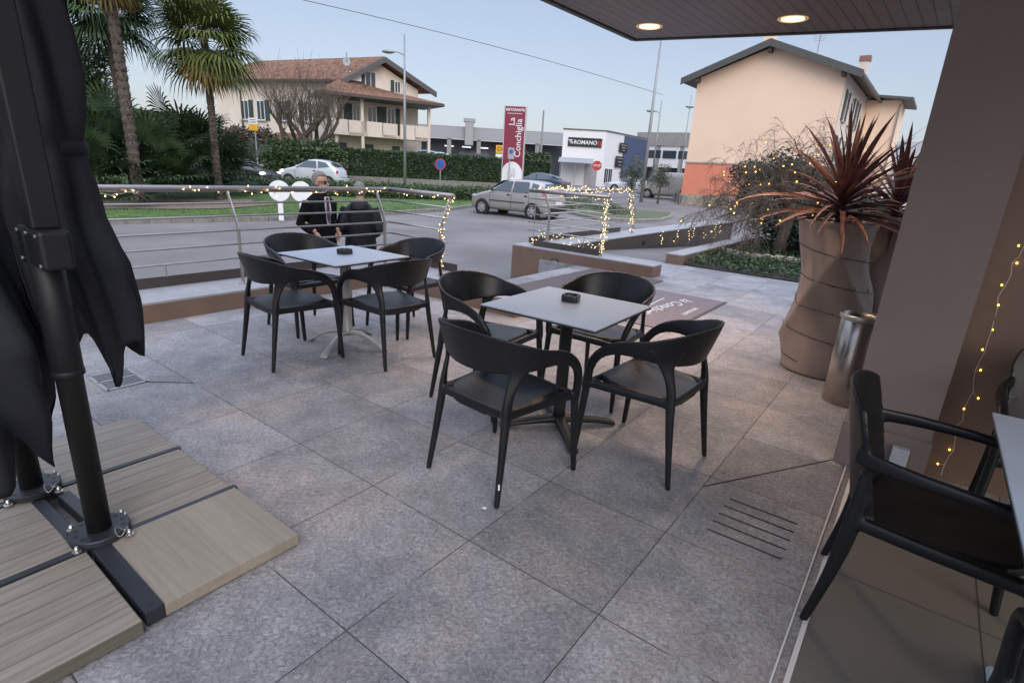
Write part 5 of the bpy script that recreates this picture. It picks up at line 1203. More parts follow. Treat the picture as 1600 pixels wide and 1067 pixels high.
for E_ in (eL, eR):
    mb = MB(); mb.slab([E_+fo*1.08+V((0, 0, ze-.12-ovh*sl_)), ap+fo*1.08+V((0, 0, ze+1.40)), ap+fo*1.08+V((0, 0, ze+1.78)), E_+fo*1.08+V((0, 0, ze+.26-ovh*sl_))], bd*-.06); mb.build('verge_board', M_greyroof, rf, world=True)
mb = MB(); mb.tube([eR+fo+V((0, 0, ze-.05-ovh*sl_)), eR+bd*10.3+V((0, 0, ze-.05-ovh*sl_))], .085, 8); mb.build('gutter', M_gutter, rf, world=True)
for q in (GL+AX*.1, GR-AX*.1, ap):
    mb = MB(); z = ze-.16 if q is not ap else ze+1.25; mb.box(q-bd*.28+V((0, 0, z)), (.2, .5, .24), TH); mb.build('purlin_end', M_bark, rf, world=True)
q = ap+bd*1.5-AX*.6; mb = MB(); mb.box(q+V((0, 0, ze+1.8)), (.6, .6, 1.1), TH); mb.build('chimney', M_peach, rf, world=True)
q = GR+bd*7.0-AX*.2; ck = MB(); ck.box(q+V((0, 0, ze+.9)), (.5, .5, 1.5), TH); c1 = ck.build('chimney', M_cream, rf, world=True)
mb = MB(); mb.box(q+V((0, 0, ze+1.8)), (.62, .62, .3), TH); mb.build('chimney_cap', M_brick, c1, world=True)
q = ap+bd*4+AX*1.6; mb = MB(); mb.tube([q+V((0, 0, ze+1)), q+V((0, 0, ze+3.0))], .025, 5)
for k in range(5): mb.tube([q-AX*(.5-.05*k)+V((0, 0, ze+2.9-.12*k)), q+AX*(.5-.05*k)+V((0, 0, ze+2.9-.12*k))], .012, 4)
mb.build('aerial', M_galv, rf, world=True)
for k, s in enumerate((1.2, 3.6, 6.2)):
    for z0, z1 in ((5.0, 6.6), (2.7, 4.2)): win(ph, GR, BR, s, .9, z0, z1, frame=M_white, shutters=(1,) if k % 2 else (-1, 1))
mb = MB(); mb.slab([GR+bd*.02+AX*.015+V((0, 0, 2.5)), BR+AX*.015+V((0, 0, 2.5)), BR+AX*.015+V((0, 0, ze-.1)), GR+bd*.02+AX*.015+V((0, 0, ze-.1))], AX*.02); mb.build('side_wall_render', M_cream, ph, world=True)
# projecting rear wing
WR = BR+AX*2.0; mb = MB(); mb.prism([(p.x, p.y) for p in (BR+bd*.02, WR+bd*.02, WR+bd*5, BR+bd*5)], -.3, ze-.25); mb.build('wing_wall', M_peach, ph, world=True)
mb = MB(); mb.slab([BR-AX*.3-bd*.7+V((0, 0, ze-.05)), WR+AX*.7-bd*.7+V((0, 0, ze-.35)), WR+AX*.7+bd*5+V((0, 0, ze-.35)), BR-AX*.3+bd*5+V((0, 0, ze-.05))], (0, 0, .16)); mb.build('wing_roof', M_greyroof, ph, world=True)
mb = MB(); mb.tube([WR-bd*.05+AX*.05+V((0, 0, ze-.5)), WR-bd*.05+AX*.05+V((0, 0, 0))], .05, 6); mb.build('downpipe', M_galv, ph, world=True)

# --- showroom block, sheds -----------------------------------------------------
sb = thing('showroom', 'white showroom block with black ROMANO sign and a blue side extension', 'building', PO(6, 72, 0))
A0 = PO(3.82, 70); A1 = PO(7.96, 70); A2 = PO(11.78, 81.5); A3 = A2+(A0-A1); zt = 6.1
mb = MB(); mb.prism([(p.x, p.y) for p in (A0, A1, A2, A3)], -.2, zt); mb.build('wall', M_white, sb, world=True)
mb = MB(); mb.prism([(p.x, p.y) for p in (A0+V((-.1, -.1, 0)), A1+V((.1, -.1, 0)), A2+V((.1, 0, 0)), A3)], zt, zt+.12); mb.build('parapet_cap', M_greyroof, sb, world=True)
fd = (A1-A0).normalized(); fn = V((fd.y, -fd.x, 0)); mb = MB(); q = A0.lerp(A1, .52)+fn*.08; mb.box(q+V((0, 0, 4.75)), (4.0, .12, 1.0), atan2(fd.y, fd.x)); sg = mb.build('sign_panel', M_black, sb, world=True)
text_mesh('lettering', 'ROMANO', .62, frame_M(A0.lerp(A1, .52)+fn*.16+V((.05, 0, 4.72)), fd, V((0, 0, 1))), M_white, sg, shear=.1, extrude=.02, offset=.012)
mb = MB(); q = A0.lerp(A1, .2)+fn*.16
for k in range(3): mb.box(q+V((-.12+.1*k, 0, 4.95-.17*k)), (.5-.08*k, .04, .09), atan2(fd.y, fd.x))
mb.build('emblem', M_white, sg, world=True)
mb = MB(); q = A0.lerp(A1, .86)+fn*.16; mb.box(q+V((0, 0, 4.85)), (.42, .04, .1), atan2(fd.y, fd.x)); mb.box(q+V((-.15, 0, 4.6)), (.12, .04, .5), atan2(fd.y, fd.x)); mb.box(q+V((.12, 0, 4.6)), (.12, .04, .4), atan2(fd.y, fd.x)); mb.build('emblem', M_red, sg, world=True)
mb = MB(); mb.box(A0.lerp(A1, .72)+fn*.05+V((0, 0, 1.1)), (1.4, .1, 2.4), atan2(fd.y, fd.x)); mb.build('shutter_door', M_coping, sb, world=True)
mb = MB(); mb.slab([A0.lerp(A1, -.05)+fn*3+V((0, 0, 2.35)), A0.lerp(A1, .75)+fn*3+V((0, 0, 2.35)), A0.lerp(A1, .75)+V((0, 0, 2.9)), A0.lerp(A1, -.05)+V((0, 0, 2.9))], (0, 0, .06)); mb.build('entrance_canopy', M_shedgrey, sb, world=True)
for k in (.0, .35, .72):
    q = A0.lerp(A1, k)+fn*2.9; mb = MB(); mb.tube([(q.x, q.y, 0), (q.x, q.y, 2.35)], .04, 5); mb.build('canopy_post', M_galv, sb, world=True)
sdv = (A2-A1).normalized(); sn = V((sdv.y, -sdv.x, 0)); Ls = (A2-A1).length
mb = MB(); mb.slab([A1+sdv*Ls*.42+sn*.05+V((0, 0, .8)), A2+sn*.05+V((0, 0, .8)), A2+sn*.05+V((0, 0, zt-.1)), A1+sdv*Ls*.42+sn*.05+V((0, 0, zt-.1))], sn*.1); mb.build('blue_cladding', mat('slate_blue_cladding', (.055, .08, .15), .6, var=.06), sb, world=True)
for s0, z0, z1 in ((.30, 4.0, 5.1), (.24, 2.2, 3.5)):
    mb = MB(); mb.slab([A1+sdv*Ls*s0+sn*.17+V((0, 0, z0)), A1+sdv*Ls*(s0+.18)+sn*.17+V((0, 0, z0)), A1+sdv*Ls*(s0+.18)+sn*.17+V((0, 0, z1)), A1+sdv*Ls*s0+sn*.17+V((0, 0, z1))], sn*.06); pnl = mb.build('sign_panel', M_black, sb, world=True)
    for k in range(3):
        mb = MB(); c_ = A1+sdv*Ls*(s0+.09)+sn*.25+V((0, 0, lerp(z1-.25, z0+.25, k/2))); mb.bar(c_-sdv*(.9-.25*k), c_+sdv*(.9-.25*k), .02, .09); mb.build('stripe', M_coping, pnl, world=True)
for s0 in (.03, .12): win(sb, A1, A2, s0*Ls, 1.1, .2, 2.0, frame=M_white, door=True)
# grey shed with wide dark bays
def shed(label, az0, d0, az1, d1, zroof, zfas, zb, col, bays, depth=14, cat='building'):
    a = PO(az0, d0); b = PO(az1, d1); d = (b-a).normalized(); n = V((-d.y, d.x, 0)); n = n if n.dot(a) > 0 else -n; L = (b-a).length
    t = thing('warehouse', label, cat, (a+b)/2)
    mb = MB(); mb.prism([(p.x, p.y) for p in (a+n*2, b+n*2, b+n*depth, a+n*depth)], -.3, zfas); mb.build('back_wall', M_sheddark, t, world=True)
    mb = MB(); mb.slab([a-n*.4+V((0, 0, zfas)), b-n*.4+V((0, 0, zfas)), b-n*.4+V((0, 0, zroof)), a-n*.4+V((0, 0, zroof))], n*.4); mb.build('fascia', col, t, world=True)
    mb = MB(); mb.slab([a-n*.4+V((0, 0, zroof)), b-n*.4+V((0, 0, zroof)), b+n*depth+V((0, 0, zroof+.9)), a+n*depth+V((0, 0, zroof+.9))], (0, 0, .1)); mb.build('roof', M_conc, t, world=True)
    for i in range(bays+1):
        q = a+d*L*i/bays; mb = MB(); mb.box(q+V((0, 0, zfas/2)), (.55, .5, zfas), atan2(d.y, d.x)); mb.build('column', M_conc, t, world=True)
    return t, a, b, d, n, L
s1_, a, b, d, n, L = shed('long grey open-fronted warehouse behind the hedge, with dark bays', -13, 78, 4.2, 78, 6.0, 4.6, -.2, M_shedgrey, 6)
for i in range(3):
    c = a+d*L*(.33+.1*i)+n*1.6; mb = MB(); mb.box(c+V((0, 0, 3.7)), (1.2, .2, .14), atan2(d.y, d.x)); mb.build('strip_lamp', mat('strip_lamp_white', (.8, .8, .8), .5, var=0, emit=(.9, .95, 1, .9)) if i == 0 else bpy.data.materials['strip_lamp_white'], s1_, world=True)
for s, w_, m_, z1 in ((.19, 4.2, M_bluepan, 1.9), (.36, 2.6, M_brick, 1.9), (.50, 3, M_brick, 1.7), (.425, 1.2, M_bluepan, 2.0)):
    c = a+d*L*s+n*1.2; mb = MB(); mb.box(c+V((0, 0, z1/2)), (w_, .3, z1+.6), atan2(d.y, d.x)); mb.build('lower_panel', m_, s1_, world=True)
mb = MB(); c = a+d*L*.47-n*.6; mb.slab([c-d*2+V((0, 0, 2.6)), c+d*2.2+V((0, 0, 2.6)), c+d*1.6+n*1.4+V((0, 0, 3.3)), c-d*1.4+n*1.4+V((0, 0, 3.3))], (0, 0, .12)); mb.build('awning_roof', M_sheddark, s1_, world=True)
mb = MB(); c = a+d*L*.445-n*.8; mb.box(c+V((0, 0, 5.3)), (1.1, .9, 2.9), atan2(d.y, d.x)); mb.box(c+V((0, 0, 6.9)), (1.5, 1.0, .5), atan2(d.y, d.x)); mb.build('vent_duct', M_galv, s1_, world=True, bevel=.05)
t = thing('roadside_sign', 'yellow and white two-panel sign left of the maroon restaurant pylon', 'sign', PO(-1.9, 58)); c = PO(-1.95, 58)
mb = MB(); mb.box(c+V((0, 0, 3.1)), (1.5, .1, .75)); y_ = mb.build('sign_panel', M_yellow, t, world=True); mb = MB(); mb.box(c+V((0, 0, 2.25)), (1.5, .1, .8)); mb.build('sign_panel', M_white, t, world=True)
text_mesh('lettering', 'CON', .55, frame_M(c+V((0, -.06, 3.1)), (1, 0, 0), (0, 0, 1)), M_black, y_, extrude=.01, offset=.01)
mb = MB(); mb.tube([c+V((0, .1, 0)), c+V((0, .1, 3.4))], .05, 6); mb.build('post', M_galv, t, world=True)
s2_, a, b, d, n, L = shed('two-storey grey and white commercial building between showroom and peach house', 11.0, 84, 17.5, 80, 7.0, 5.4, 0, M_conc, 3)
mb = MB(); mb.slab([a-n*.2+V((0, 0, 2.6)), b-n*.2+V((0, 0, 2.6)), b-n*.2+V((0, 0, 5.38)), a-n*.2+V((0, 0, 5.38))], n*.5); mb.build('upper_wall', M_white, s2_, world=True)
for s in (.28, .5, .72):
    c = a+d*L*s-n*.25; mb = MB(); mb.box(c+V((0, 0, 4.3)), (1.9, .1, 1.0), atan2(d.y, d.x)); mb.build('window', M_winglass, s2_, world=True)
lb = thing('warehouse', 'low distant flat building with a brown roof band at the far left', 'building', PO(-37, 70)); a = PO(-42, 66); b = PO(-29, 74)
mb = MB(); wallp(mb, a, b, -.3, 3.6, 8); mb.build('wall', M_sheddark, lb, world=True); mb = MB(); wallp(mb, a-(a.normalized()*.5), b-(b.normalized()*.5), 3.6, 4.3, 9); mb.build('parapet', M_coping, lb, world=True)
mb = MB(); wallp(mb, a-(a.normalized()*.6), b-(b.normalized()*.6), 4.3, 4.9, 9); mb.build('roof_band', M_bark, lb, world=True)
# far right low house glimpsed between cordylines
fh = thing('house', 'distant low white house with a pale roof seen past the right-hand cordyline', 'house', PO(34, 60)); c = PO(34.5, 60)
mb = MB(); mb.box(c+V((0, 0, 1.6)), (10, 7, 3.6), TH); mb.build('wall', M_white, fh, world=True)
mb = MB(); q = [c+AX*x+BX*y for x, y in ((-5.6, -4.2), (5.6, -4.2), (5.6, 4.2), (-5.6, 4.2))]; r0 = c-AX*5+V((0, 0, 5.4)); r1 = c+AX*5+V((0, 0, 5.4))
mb.add([p+V((0, 0, 3.4)) for p in q]+[r0, r1], [(0, 1, 5, 4), (2, 3, 4, 5), (1, 2, 5), (3, 0, 4), (0, 3, 2, 1)]); mb.build('roof', M_conc, fh, world=True)
# far tree line
rr = random.Random(77); mb = MB()
def ft():
    az = rr.uniform(-50, 45); d = rr.uniform(150, 200); h = 5.5+2.5*noise.noise(V((az*.35, 0, 0)))+1.2*noise.noise(V((az*2, 3, 0))); p = PO(az, d); return V((p.x, p.y, rr.uniform(-1, h)))
leaf_cloud(mb, 26000, ft, .55, rr, .6)
tag(mb.build('far_trees', mat('far_tree_grey', (.09, .085, .09), .9, var=.2, scale=.1), skip_norm=True), 'hazy far line of bare trees on the horizon', 'trees', kind='stuff')

# ================================================================ CARS
def car(label, pos, heading, kind, paint, z=None, group=None, lit=False, cat='car', scale=1.0):
    z = gz(pos[0], pos[1]) if z is None else z
    t = thing('parked_car' if not lit else 'moving_car', label, cat, (pos[0], pos[1], z), rad(heading), group)
    S = {
    'hatch': dict(L=3.84, W=.83, wb=(1.23, -1.23), wr=.29, st=[(1.92, .50, .50, .66), (1.88, .70, .70, .74), (1.62, .84, .84, .80), (1.15, .95, .93, .83), (.92, 1.0, .95, .83), (.30, 1.41, .95, .83), (0, 1.46, .95, .83), (-.7, 1.48, .97, .83), (-1.25, 1.44, .99, .83), (-1.55, 1.36, 1.0, .82), (-1.74, 1.08, 1.0, .80), (-1.86, .92, .92, .77), (-1.92, .55, .55, .72)],
      side=[((.78, .99), (.16, 1.38), (-.16, 1.40), (-.16, .99)), ((-.24, .99), (-.24, 1.40), (-.92, 1.41), (-1.02, 1.0)), ((-1.12, 1.04), (-1.08, 1.38), (-1.36, 1.33), (-1.50, 1.08))], front=((.86, 1.03), (.36, 1.37)), rear=((-1.70, 1.12), (-1.58, 1.33)), doors=(-.2, -1.05, .85)),
    'round': dict(L=3.55, W=.81, wb=(1.15, -1.15), wr=.29, st=[(1.77, .50, .50, .58), (1.72, .74, .74, .68), (1.45, .90, .90, .77), (1.05, .99, .95, .80), (.78, 1.05, .97, .81), (.2, 1.42, .97, .81), (-.15, 1.48, .98, .81), (-.7, 1.47, 1.0, .81), (-1.15, 1.36, 1.0, .80), (-1.5, 1.12, 1.0, .78), (-1.66, .95, .95, .72), (-1.77, .55, .55, .64)],
      side=[((.66, 1.02), (.12, 1.38), (-.42, 1.40), (-.50, 1.02)), ((-.58, 1.03), (-.52, 1.40), (-.98, 1.33), (-1.22, 1.10))], front=((.72, 1.07), (.26, 1.38)), rear=((-1.48, 1.14), (-1.2, 1.32)), doors=(.75, -.55)),
    'sedan': dict(L=4.5, W=.88, wb=(1.38, -1.32), wr=.32, st=[(2.25, .50, .50, .66), (2.2, .68, .68, .76), (1.9, .82, .82, .84), (1.2, .93, .91, .88), (.95, .97, .93, .88), (.25, 1.36, .93, .88), (-.1, 1.42, .94, .88), (-.7, 1.42, .95, .88), (-1.2, 1.28, .97, .87), (-1.7, 1.03, .97, .85), (-2.1, .98, .96, .82), (-2.22, .85, .85, .78), (-2.25, .5, .5, .7)],
      side=[((.80, .97), (.14, 1.31), (-.2, 1.34), (-.2, .97)), ((-.28, .97), (-.28, 1.34), (-.85, 1.31), (-1.3, 1.05))], front=((.9, 1.0), (.32, 1.32)), rear=((-1.62, 1.07), (-1.22, 1.24)), doors=(-.25, -1.15, .85)),
    'van': dict(L=4.8, W=.95, wb=(1.55, -1.5), wr=.33, st=[(2.40, .45, .45, .78), (2.36, .80, .80, .86), (2.1, 1.05, 1.05, .93), (1.8, 1.22, 1.15, .95), (1.25, 1.80, 1.18, .95), (1.0, 1.92, 1.2, .95), (0, 1.96, 1.2, .95), (-2.1, 1.95, 1.2, .95), (-2.3, 1.9, 1.2, .94), (-2.38, 1.2, 1.2, .93), (-2.4, .5, .5, .9)],
      side=[((1.68, 1.24), (1.25, 1.70), (.72, 1.74), (.72, 1.22))], front=((1.74, 1.27), (1.34, 1.74)), rear=((-2.37, 1.3), (-2.33, 1.75)), doors=(.65, 1.75)),
    }[kind]
    def sect(ztop, zbelt, w):
        wr_ = w*.74 if kind != 'van' else w*.88
        if ztop-zbelt < .04: wr_ = w*.88; zbelt = ztop-.04
        else: wr_ = lerp(w*.95, wr_, min(1, (ztop-zbelt)/.42))
        return [(0, .20), (w*.90, .20), (w*.985, .34), (w, min(.62, zbelt-.02)), (w*.975, zbelt), (wr_, ztop-.035), (wr_*.72, ztop), (0, ztop+.015)]
    mb = MB(); vs = []; fs = []; K = 14
    for x, zt, zb, w in S['st']:
        h = sect(zt, zb, w); full = [(-y, z_) for y, z_ in h[1:-1]][::-1]
        ring = h+full; vs += [(x, y, z_) for y, z_ in ring]
    n = len(S['st'])
    for i in range(n-1):
        for k in range(K): fs.append((i*K+k, i*K+(k+1) % K, (i+1)*K+(k+1) % K, (i+1)*K+k))
    fs += [tuple(range(K)), tuple((n-1)*K+k for k in range(K))[::-1]]
    mb.add(vs, fs); mb.build('body', paint, t, subsurf=1)
    def prof_at(x):
        for a, b in zip(S['st'], S['st'][1:]):
            if b[0] <= x <= a[0]: q = (a[0]-x)/(a[0]-b[0]); return [lerp(a[i], b[i], q) for i in (1, 2, 3)]
        return S['st'][0][1:]
    def side_y(x, z_):
        zt, zb, w = prof_at(x); P = sect(zt, zb, w)[3:7]
        for (y0, z0), (y1, z1) in zip(P, P[1:]):
            if z0 <= z_ <= z1+1e-6: return lerp(y0, y1, (z_-z0)/max(1e-5, z1-z0))
        return P[-1][0] if z_ > P[-1][1] else w
    for sg in (-1, 1):
        for poly in S['side']:
            mb = MB(); a = [V((x, sg*(side_y(x, z_)+.006), z_)) for x, z_ in poly]
            mb.slab(a, (0, sg*-.02, -.0)); mb.build('side_window', M_glass, t)
        for x in S['doors']:
            mb = MB(); zz = [.32, .5, .7, .9]; 
            mb.tube([(x, sg*(side_y(x, z_)+.000), z_) for z_ in zz], .006, 4); mb.build('door_seam', M_black, t)
        mb = MB(); xs_ = [1.0, .5, 0, -.5, -1.0]; 
        if kind == 'hatch': mb.tube([(x, sg*(side_y(x, .60)+.004), .60) for x in (.85, .3, -.3, -.85)], .022, 4); mb.build('rub_strip', M_tyre, t)
        for x in (S['doors'][0]+.14 if kind != 'round' else -.38, S['doors'][1]+.16) if kind in ('hatch', 'sedan') else ((-.36,) if kind == 'round' else (.85,)):
            mb = MB(); mb.ball((x, sg*(side_y(x, .86)+.008), .86), (.085, .018, .028), 8, 5); mb.build('door_handle', M_tyre, t)
        mx = S['side'][0][0][0]-.05; mz = S['side'][0][0][1]+.04
        mb = MB(); mb.ball((mx, sg*(side_y(mx, mz-.02)+.10), mz), (.06, .09, .06), 8, 6); mb.build('wing_mirror', M_tyre if kind != 'round' else paint, t, smooth=True)
        for x in S['wb']:
            yw = prof_at(x)[2]
            mb = MB(); c = (x, 0, S['wr']); r = S['wr']
            def disc(mb, y0, y1, prof, seg=26):
                vs = []; fs = []
                for rr_, yy in prof:
                    for k in range(seg): a = 2*pi*k/seg; vs.append((x+rr_*cos(a), sg*yy, r+rr_*sin(a)))
                m = len(prof)
                for i in range(m-1):
                    for k in range(seg): fs.append((i*seg+k, i*seg+(k+1) % seg, (i+1)*seg+(k+1) % seg, (i+1)*seg+k))
                fs.append(tuple(range(seg))); fs.append(tuple((m-1)*seg+k for k in range(seg))); mb.add(vs, fs)
            disc(mb, 0, 0, [(r+.055, yw-.10), (r+.055, yw+.006), (r-.02, yw+.006)]); mb.build('wheel_arch', M_black, t)
            mb = MB(); disc(mb, 0, 0, [(r-.06, yw-.16), (r-.01, yw-.16), (r, yw-.13), (r, yw-.0), (r-.012, yw+.022), (r*.68, yw+.026)]); wh = mb.build('wheel', M_tyre, t)
            mb = MB(); disc(mb, 0, 0, [(r*.68, yw+.01), (r*.66, yw+.034), (r*.45, yw+.026), (r*.2, yw+.040), (.02, yw+.042)], 30); mb.build('rim', M_rim, wh)
            for k in range(6):
                a = 2*pi*k/6; mb = MB(); mb.ball((x+r*.5*cos(a), sg*(yw+.030), r+r*.5*sin(a)), (r*.11, .006, r*.11), 8, 4); mb.build('rim_hole', M_black, wh)
        # lights
        xf = S['st'][2][0]; wf = S['st'][2][3]
        mb = MB(); mb.ball((xf+.09, sg*(wf-.13), S['st'][2][1]-.14), (.16, .15, .085), 10, 7); mb.build('headlight', M_headlamp if lit else M_coping, t, smooth=True)
        xr = S['st'][-3][0]; mb = MB()
        if kind == 'hatch': mb.slab([(-1.60, sg*.80, 1.30), (-1.80, sg*.74, 1.02), (-1.88, sg*.76, .82), (-1.74, sg*.835, .84), (-1.62, sg*.80, 1.08)], (0, sg*.015, .0))
        else: mb.ball((S['st'][-2][0]+.03, sg*(S['st'][-2][3]-.06), .84), (.06, .10, .11), 8, 6)
        mb.build('tail_light', M_red, t)
    for nm, ((x0, z0), (x1, z1)) in (('windscreen', S['front']), ('rear_window', S['rear'])):
        k = 1 if nm == 'windscreen' else -1
        w0 = side_y(x0, z0-.02)*.90; w1 = side_y(x1, min(z1, prof_at(x1)[0]-.05))*.90
        dx = .05*k; P = [(x0+dx, -w0, z0), (x0+dx+.03*k, 0, z0+.01), (x0+dx, w0, z0), (x1+dx*.8, w1, z1), (x1+dx*.8+.03*k, 0, z1+.02), (x1+dx*.8, -w1, z1)]
        P = [V(p)+V((.0, 0, .03)) for p in P]
        mb = MB(); mb.add(P, [(0, 1, 4, 5), (1, 2, 3, 4)]); mb.build(nm, M_glass, t, solid=.012)
    mb = MB(); mb.box((S['st'][-1][0]+.0, 0, .42), (.10, S['W']*1.7, .20)); mb.build('bumper', M_tyre if kind == 'hatch' else paint, t, bevel=.05, bseg=3)
    mb = MB(); mb.box((S['st'][-1][0]-.045, 0, .66), (.02, .50, .11)); mb.build('number_plate', M_white, t)
    mb = MB(); mb.box((S['st'][0][0]-.02, 0, .36), (.12, S['W']*1.5, .16)); mb.build('bumper', paint, t, bevel=.05, bseg=3)
    return t
def carpaint(n, c, met=.5, r=.35): return mat(n, c, r, metal=met, var=.03, scale=2, coat=.5)
P_sil = carpaint('silver_beige_paint', (.42, .40, .385)); P_white = carpaint('pearl_white_paint', (.55, .58, .62), .1); P_dark = carpaint('dark_blue_paint', (.02, .035, .06), .4); P_bk = carpaint('near_black_paint', (.018, .02, .024), .3); P_van = carpaint('beige_grey_van_paint', (.42, .395, .35), .2, .5); P_lb = carpaint('pale_blue_paint', (.30, .38, .46), .3); P_red = carpaint('red_car_paint', (.40, .03, .03), .2)
hd = V((cos(rad(147.5)), sin(rad(147.5)), 0)); rw = V((.494, 22.3, 0)); cc = rw+hd*1.23+V((hd.y, -hd.x, 0))*.80
car('silver-beige five-door hatchback parked beside the maroon restaurant pylon', (cc.x, cc.y), 147.5, 'hatch', P_sil, z=-.47)
p = PO(-20.0, 34.8); car('small white rounded hatchback with its headlight lit, driving along the road', (p.x, p.y), 176, 'round', P_white, lit=True)
p = PO(1.5, 39.0); car('dark blue saloon behind the silver hatchback, right of the pylon', (p.x, p.y), 160, 'sedan', P_dark)
p = PO(-26.7, 33.5); car('dark car with lit headlight half hidden behind the palms', (p.x, p.y), -8, 'sedan', P_bk, lit=True)
p = PO(14.6, 45.5); car('beige-grey panel van behind the olive trees', (p.x, p.y), 158, 'van', P_van, cat='van')
p = PO(15.2, 54); car('pale car parked beyond the panel van, next to the peach house', (p.x, p.y), 100, 'hatch', P_white)
p = PO(13.9, 58); car('red car parked furthest beyond the panel van', (p.x, p.y), 170, 'sedan', P_red)
p = PO(10.6, 56); car('white saloon parked between the showroom and the olive trees', (p.x, p.y), 175, 'sedan', P_white)
mb = MB(); mb.prism([tuple(q[:2]) for q in (PO(-14, 47.5), PO(0, 47.5), PO(0, 76), PO(-12, 76))], -.3, .95); struct('raised_yard', mb, M_asphalt)
p = PO(-10.2, 50); car('pale blue car roof showing over the clipped hedge, nearer the villa', (p.x, p.y), 185, 'hatch', P_lb, z=.95)
p = PO(-8.6, 51.5); car('white car roof showing over the clipped hedge, further from the villa', (p.x, p.y), 185, 'sedan', P_white, z=.95)

# ================================================================ SIGNS, POLES, LAMPS
pz = PO(-.95, 28.6); z0 = gz(pz.x, pz.y)+.05
py = thing('pylon_sign', 'tall maroon restaurant pylon with white vertical lettering and shell emblem', 'sign', (pz.x, pz.y, z0)); yaw = rad(-6); fx = V((cos(yaw), sin(yaw), 0)); fn = V((fx.y, -fx.x, 0)); W_ = 1.08; H_ = 4.62
c = V((pz.x, pz.y, 0)); M_frm = mat('pale_sign_frame', (.50, .48, .48), .4, metal=.2, var=.03)
mb = MB(); mb.box(c+V((0, 0, z0+H_/2)), (W_, .26, H_), yaw); mb.build('sign_body', M_frm, py, world=True, bevel=.01)
mb = MB(); mb.box(c+fn*.135+V((0, 0, z0+H_/2)), (W_-.10, .02, H_-.1), yaw); fc = mb.build('sign_face', M_maroon, py, world=True)
fr_ = lambda x, z: frame_M(c+fn*.155+fx*x+V((0, 0, z0+z)), fx, V((0, 0, 1)))
text_mesh('lettering', 'RISTORANTE', .155, fr_(0, H_-.2), M_letter, fc, extrude=.004, offset=.004)
vf = lambda x, z: frame_M(c+fn*.155+fx*x+V((0, 0, z0+z)), V((0, 0, 1)), -fx)
text_mesh('lettering', 'La', .40, vf(-.12, H_-.72), M_letter, fc, extrude=.004, offset=.002)
text_mesh('lettering', 'Conchiglia', .42, vf(.22, H_-1.47), M_letter, fc, extrude=.004, offset=.002)
mb = MB(); mb.bar(c+fn*.15-fx*.38+V((0, 0, z0+H_-.36)), c+fn*.15+fx*.34+V((0, 0, z0+H_-.36)), .01, .02); mb.build('rule', M_letter, fc, world=True)
mb = MB(); cx_, cz_ = -.02, 1.18
ring = [c+fn*.15+fx*max(-.49, min(.49, cx_+.60*cos(a)*(1.0)))+V((0, 0, z0+cz_+.88*sin(a))) for a in [i*pi/20 for i in range(40)]]; mb.slab(ring, fn*.006); em = mb.build('shell_emblem', M_letter, fc, world=True)
mb = MB()
for k in range(15):   # curved ribs of the shell
    a0 = rad(25+k*16); pts = []
    for i in range(7): q = i/6; a = a0+q*1.0; r_ = lerp(.09, .40, q); pts.append(c+fn*.158+fx*(cx_+.04+r_*cos(a)*.95)+V((0, 0, z0+cz_+.08+r_*sin(a)*1.25)))
    mb.tube(pts, .0085, 3)
mb.build('shell_rib', M_galv, em, world=True)
text_mesh('lettering', 'H', .18, fr_(-.34, .20), M_letter, fc, extrude=.004)
# slim bus-stop style sign in front of the pylon
p = PO(-1.3, 27.6); t = thing('bus_stop_sign', 'slim grey post with small blue-white sign standing in front of the pylon', 'sign', (p.x, p.y, gz(p.x, p.y)+.1))
mb = MB(); mb.tube([(p.x, p.y, gz(p.x, p.y)), (p.x, p.y, 2.35)], .025, 6); mb.build('post', M_galv, t, world=True)
mb = MB(); mb.box((p.x+.06, p.y-.04, 2.08), (.30, .03, .5)); pn = mb.build('sign_panel', M_coping, t, world=True, bevel=.005)
mb = MB(); mb.lathe([(0, 0), (.10, 0), (.10, .01), (0, .01)], 18); o = mb.build('roundel', M_blue, pn); o.rotation_euler.x = rad(90); o.location = (.06, -.056, 2.16-gz(p.x, p.y)-.1)
def round_sign(az, d, zc, label, kind, r=.30, post_top=None):
    p = PO(az, d); zg = gz(p.x, p.y); t = thing('road_sign', label, 'road sign', (p.x, p.y, zg))
    mb = MB(); mb.tube([(0, 0, 0), (0, 0, zc-zg+r*.6)], .035, 8); mb.build('post', M_galv, t)
    n = 8 if kind == 'stop' else 28; a0 = pi/8 if kind == 'stop' else 0
    P = [V((r*cos(a0+2*pi*i/n), -.05, zc-zg+r*sin(a0+2*pi*i/n))) for i in range(n)]
    mb = MB(); mb.slab(P, (0, .012, 0)); f = mb.build('sign_face', M_red, t)
    if kind == 'stop':
        mb = MB(); q = [V((0, 0, zc-zg))+(v-V((0, 0, zc-zg)))*.93 for v in P]
        PM[f.name] = PM[t.name]; text_mesh('lettering', 'STOP', r*.62, frame_M(V((p.x, p.y-.068, zc)), (1, 0, 0), (0, 0, 1)), M_letter, f, extrude=.003, offset=.004)
    else:
        mb = MB(); q = [V((v.x*.82, -.056, zc-zg+(v.z-zc+zg)*.82)) for v in P]; mb.slab(q, (0, .004, 0)); mb.build('blue_disc', M_blue, f)
        mb = MB(); k = r*.60; mb.bar((-k, -.062, zc-zg+k), (k, -.062, zc-zg-k), .008, .07, (0, 1, 0)); 
        mb.M = Matrix.Identity(4); mb.build('diagonal_bar', M_red, f)
    return t
round_sign(-8.1, 33.5, 1.385, 'round blue no-parking sign with a red ring on a thin post', 'np', .32)
round_sign(7.35, 47, 1.96, 'red octagonal STOP sign left of the olive trees', 'stop', .40)
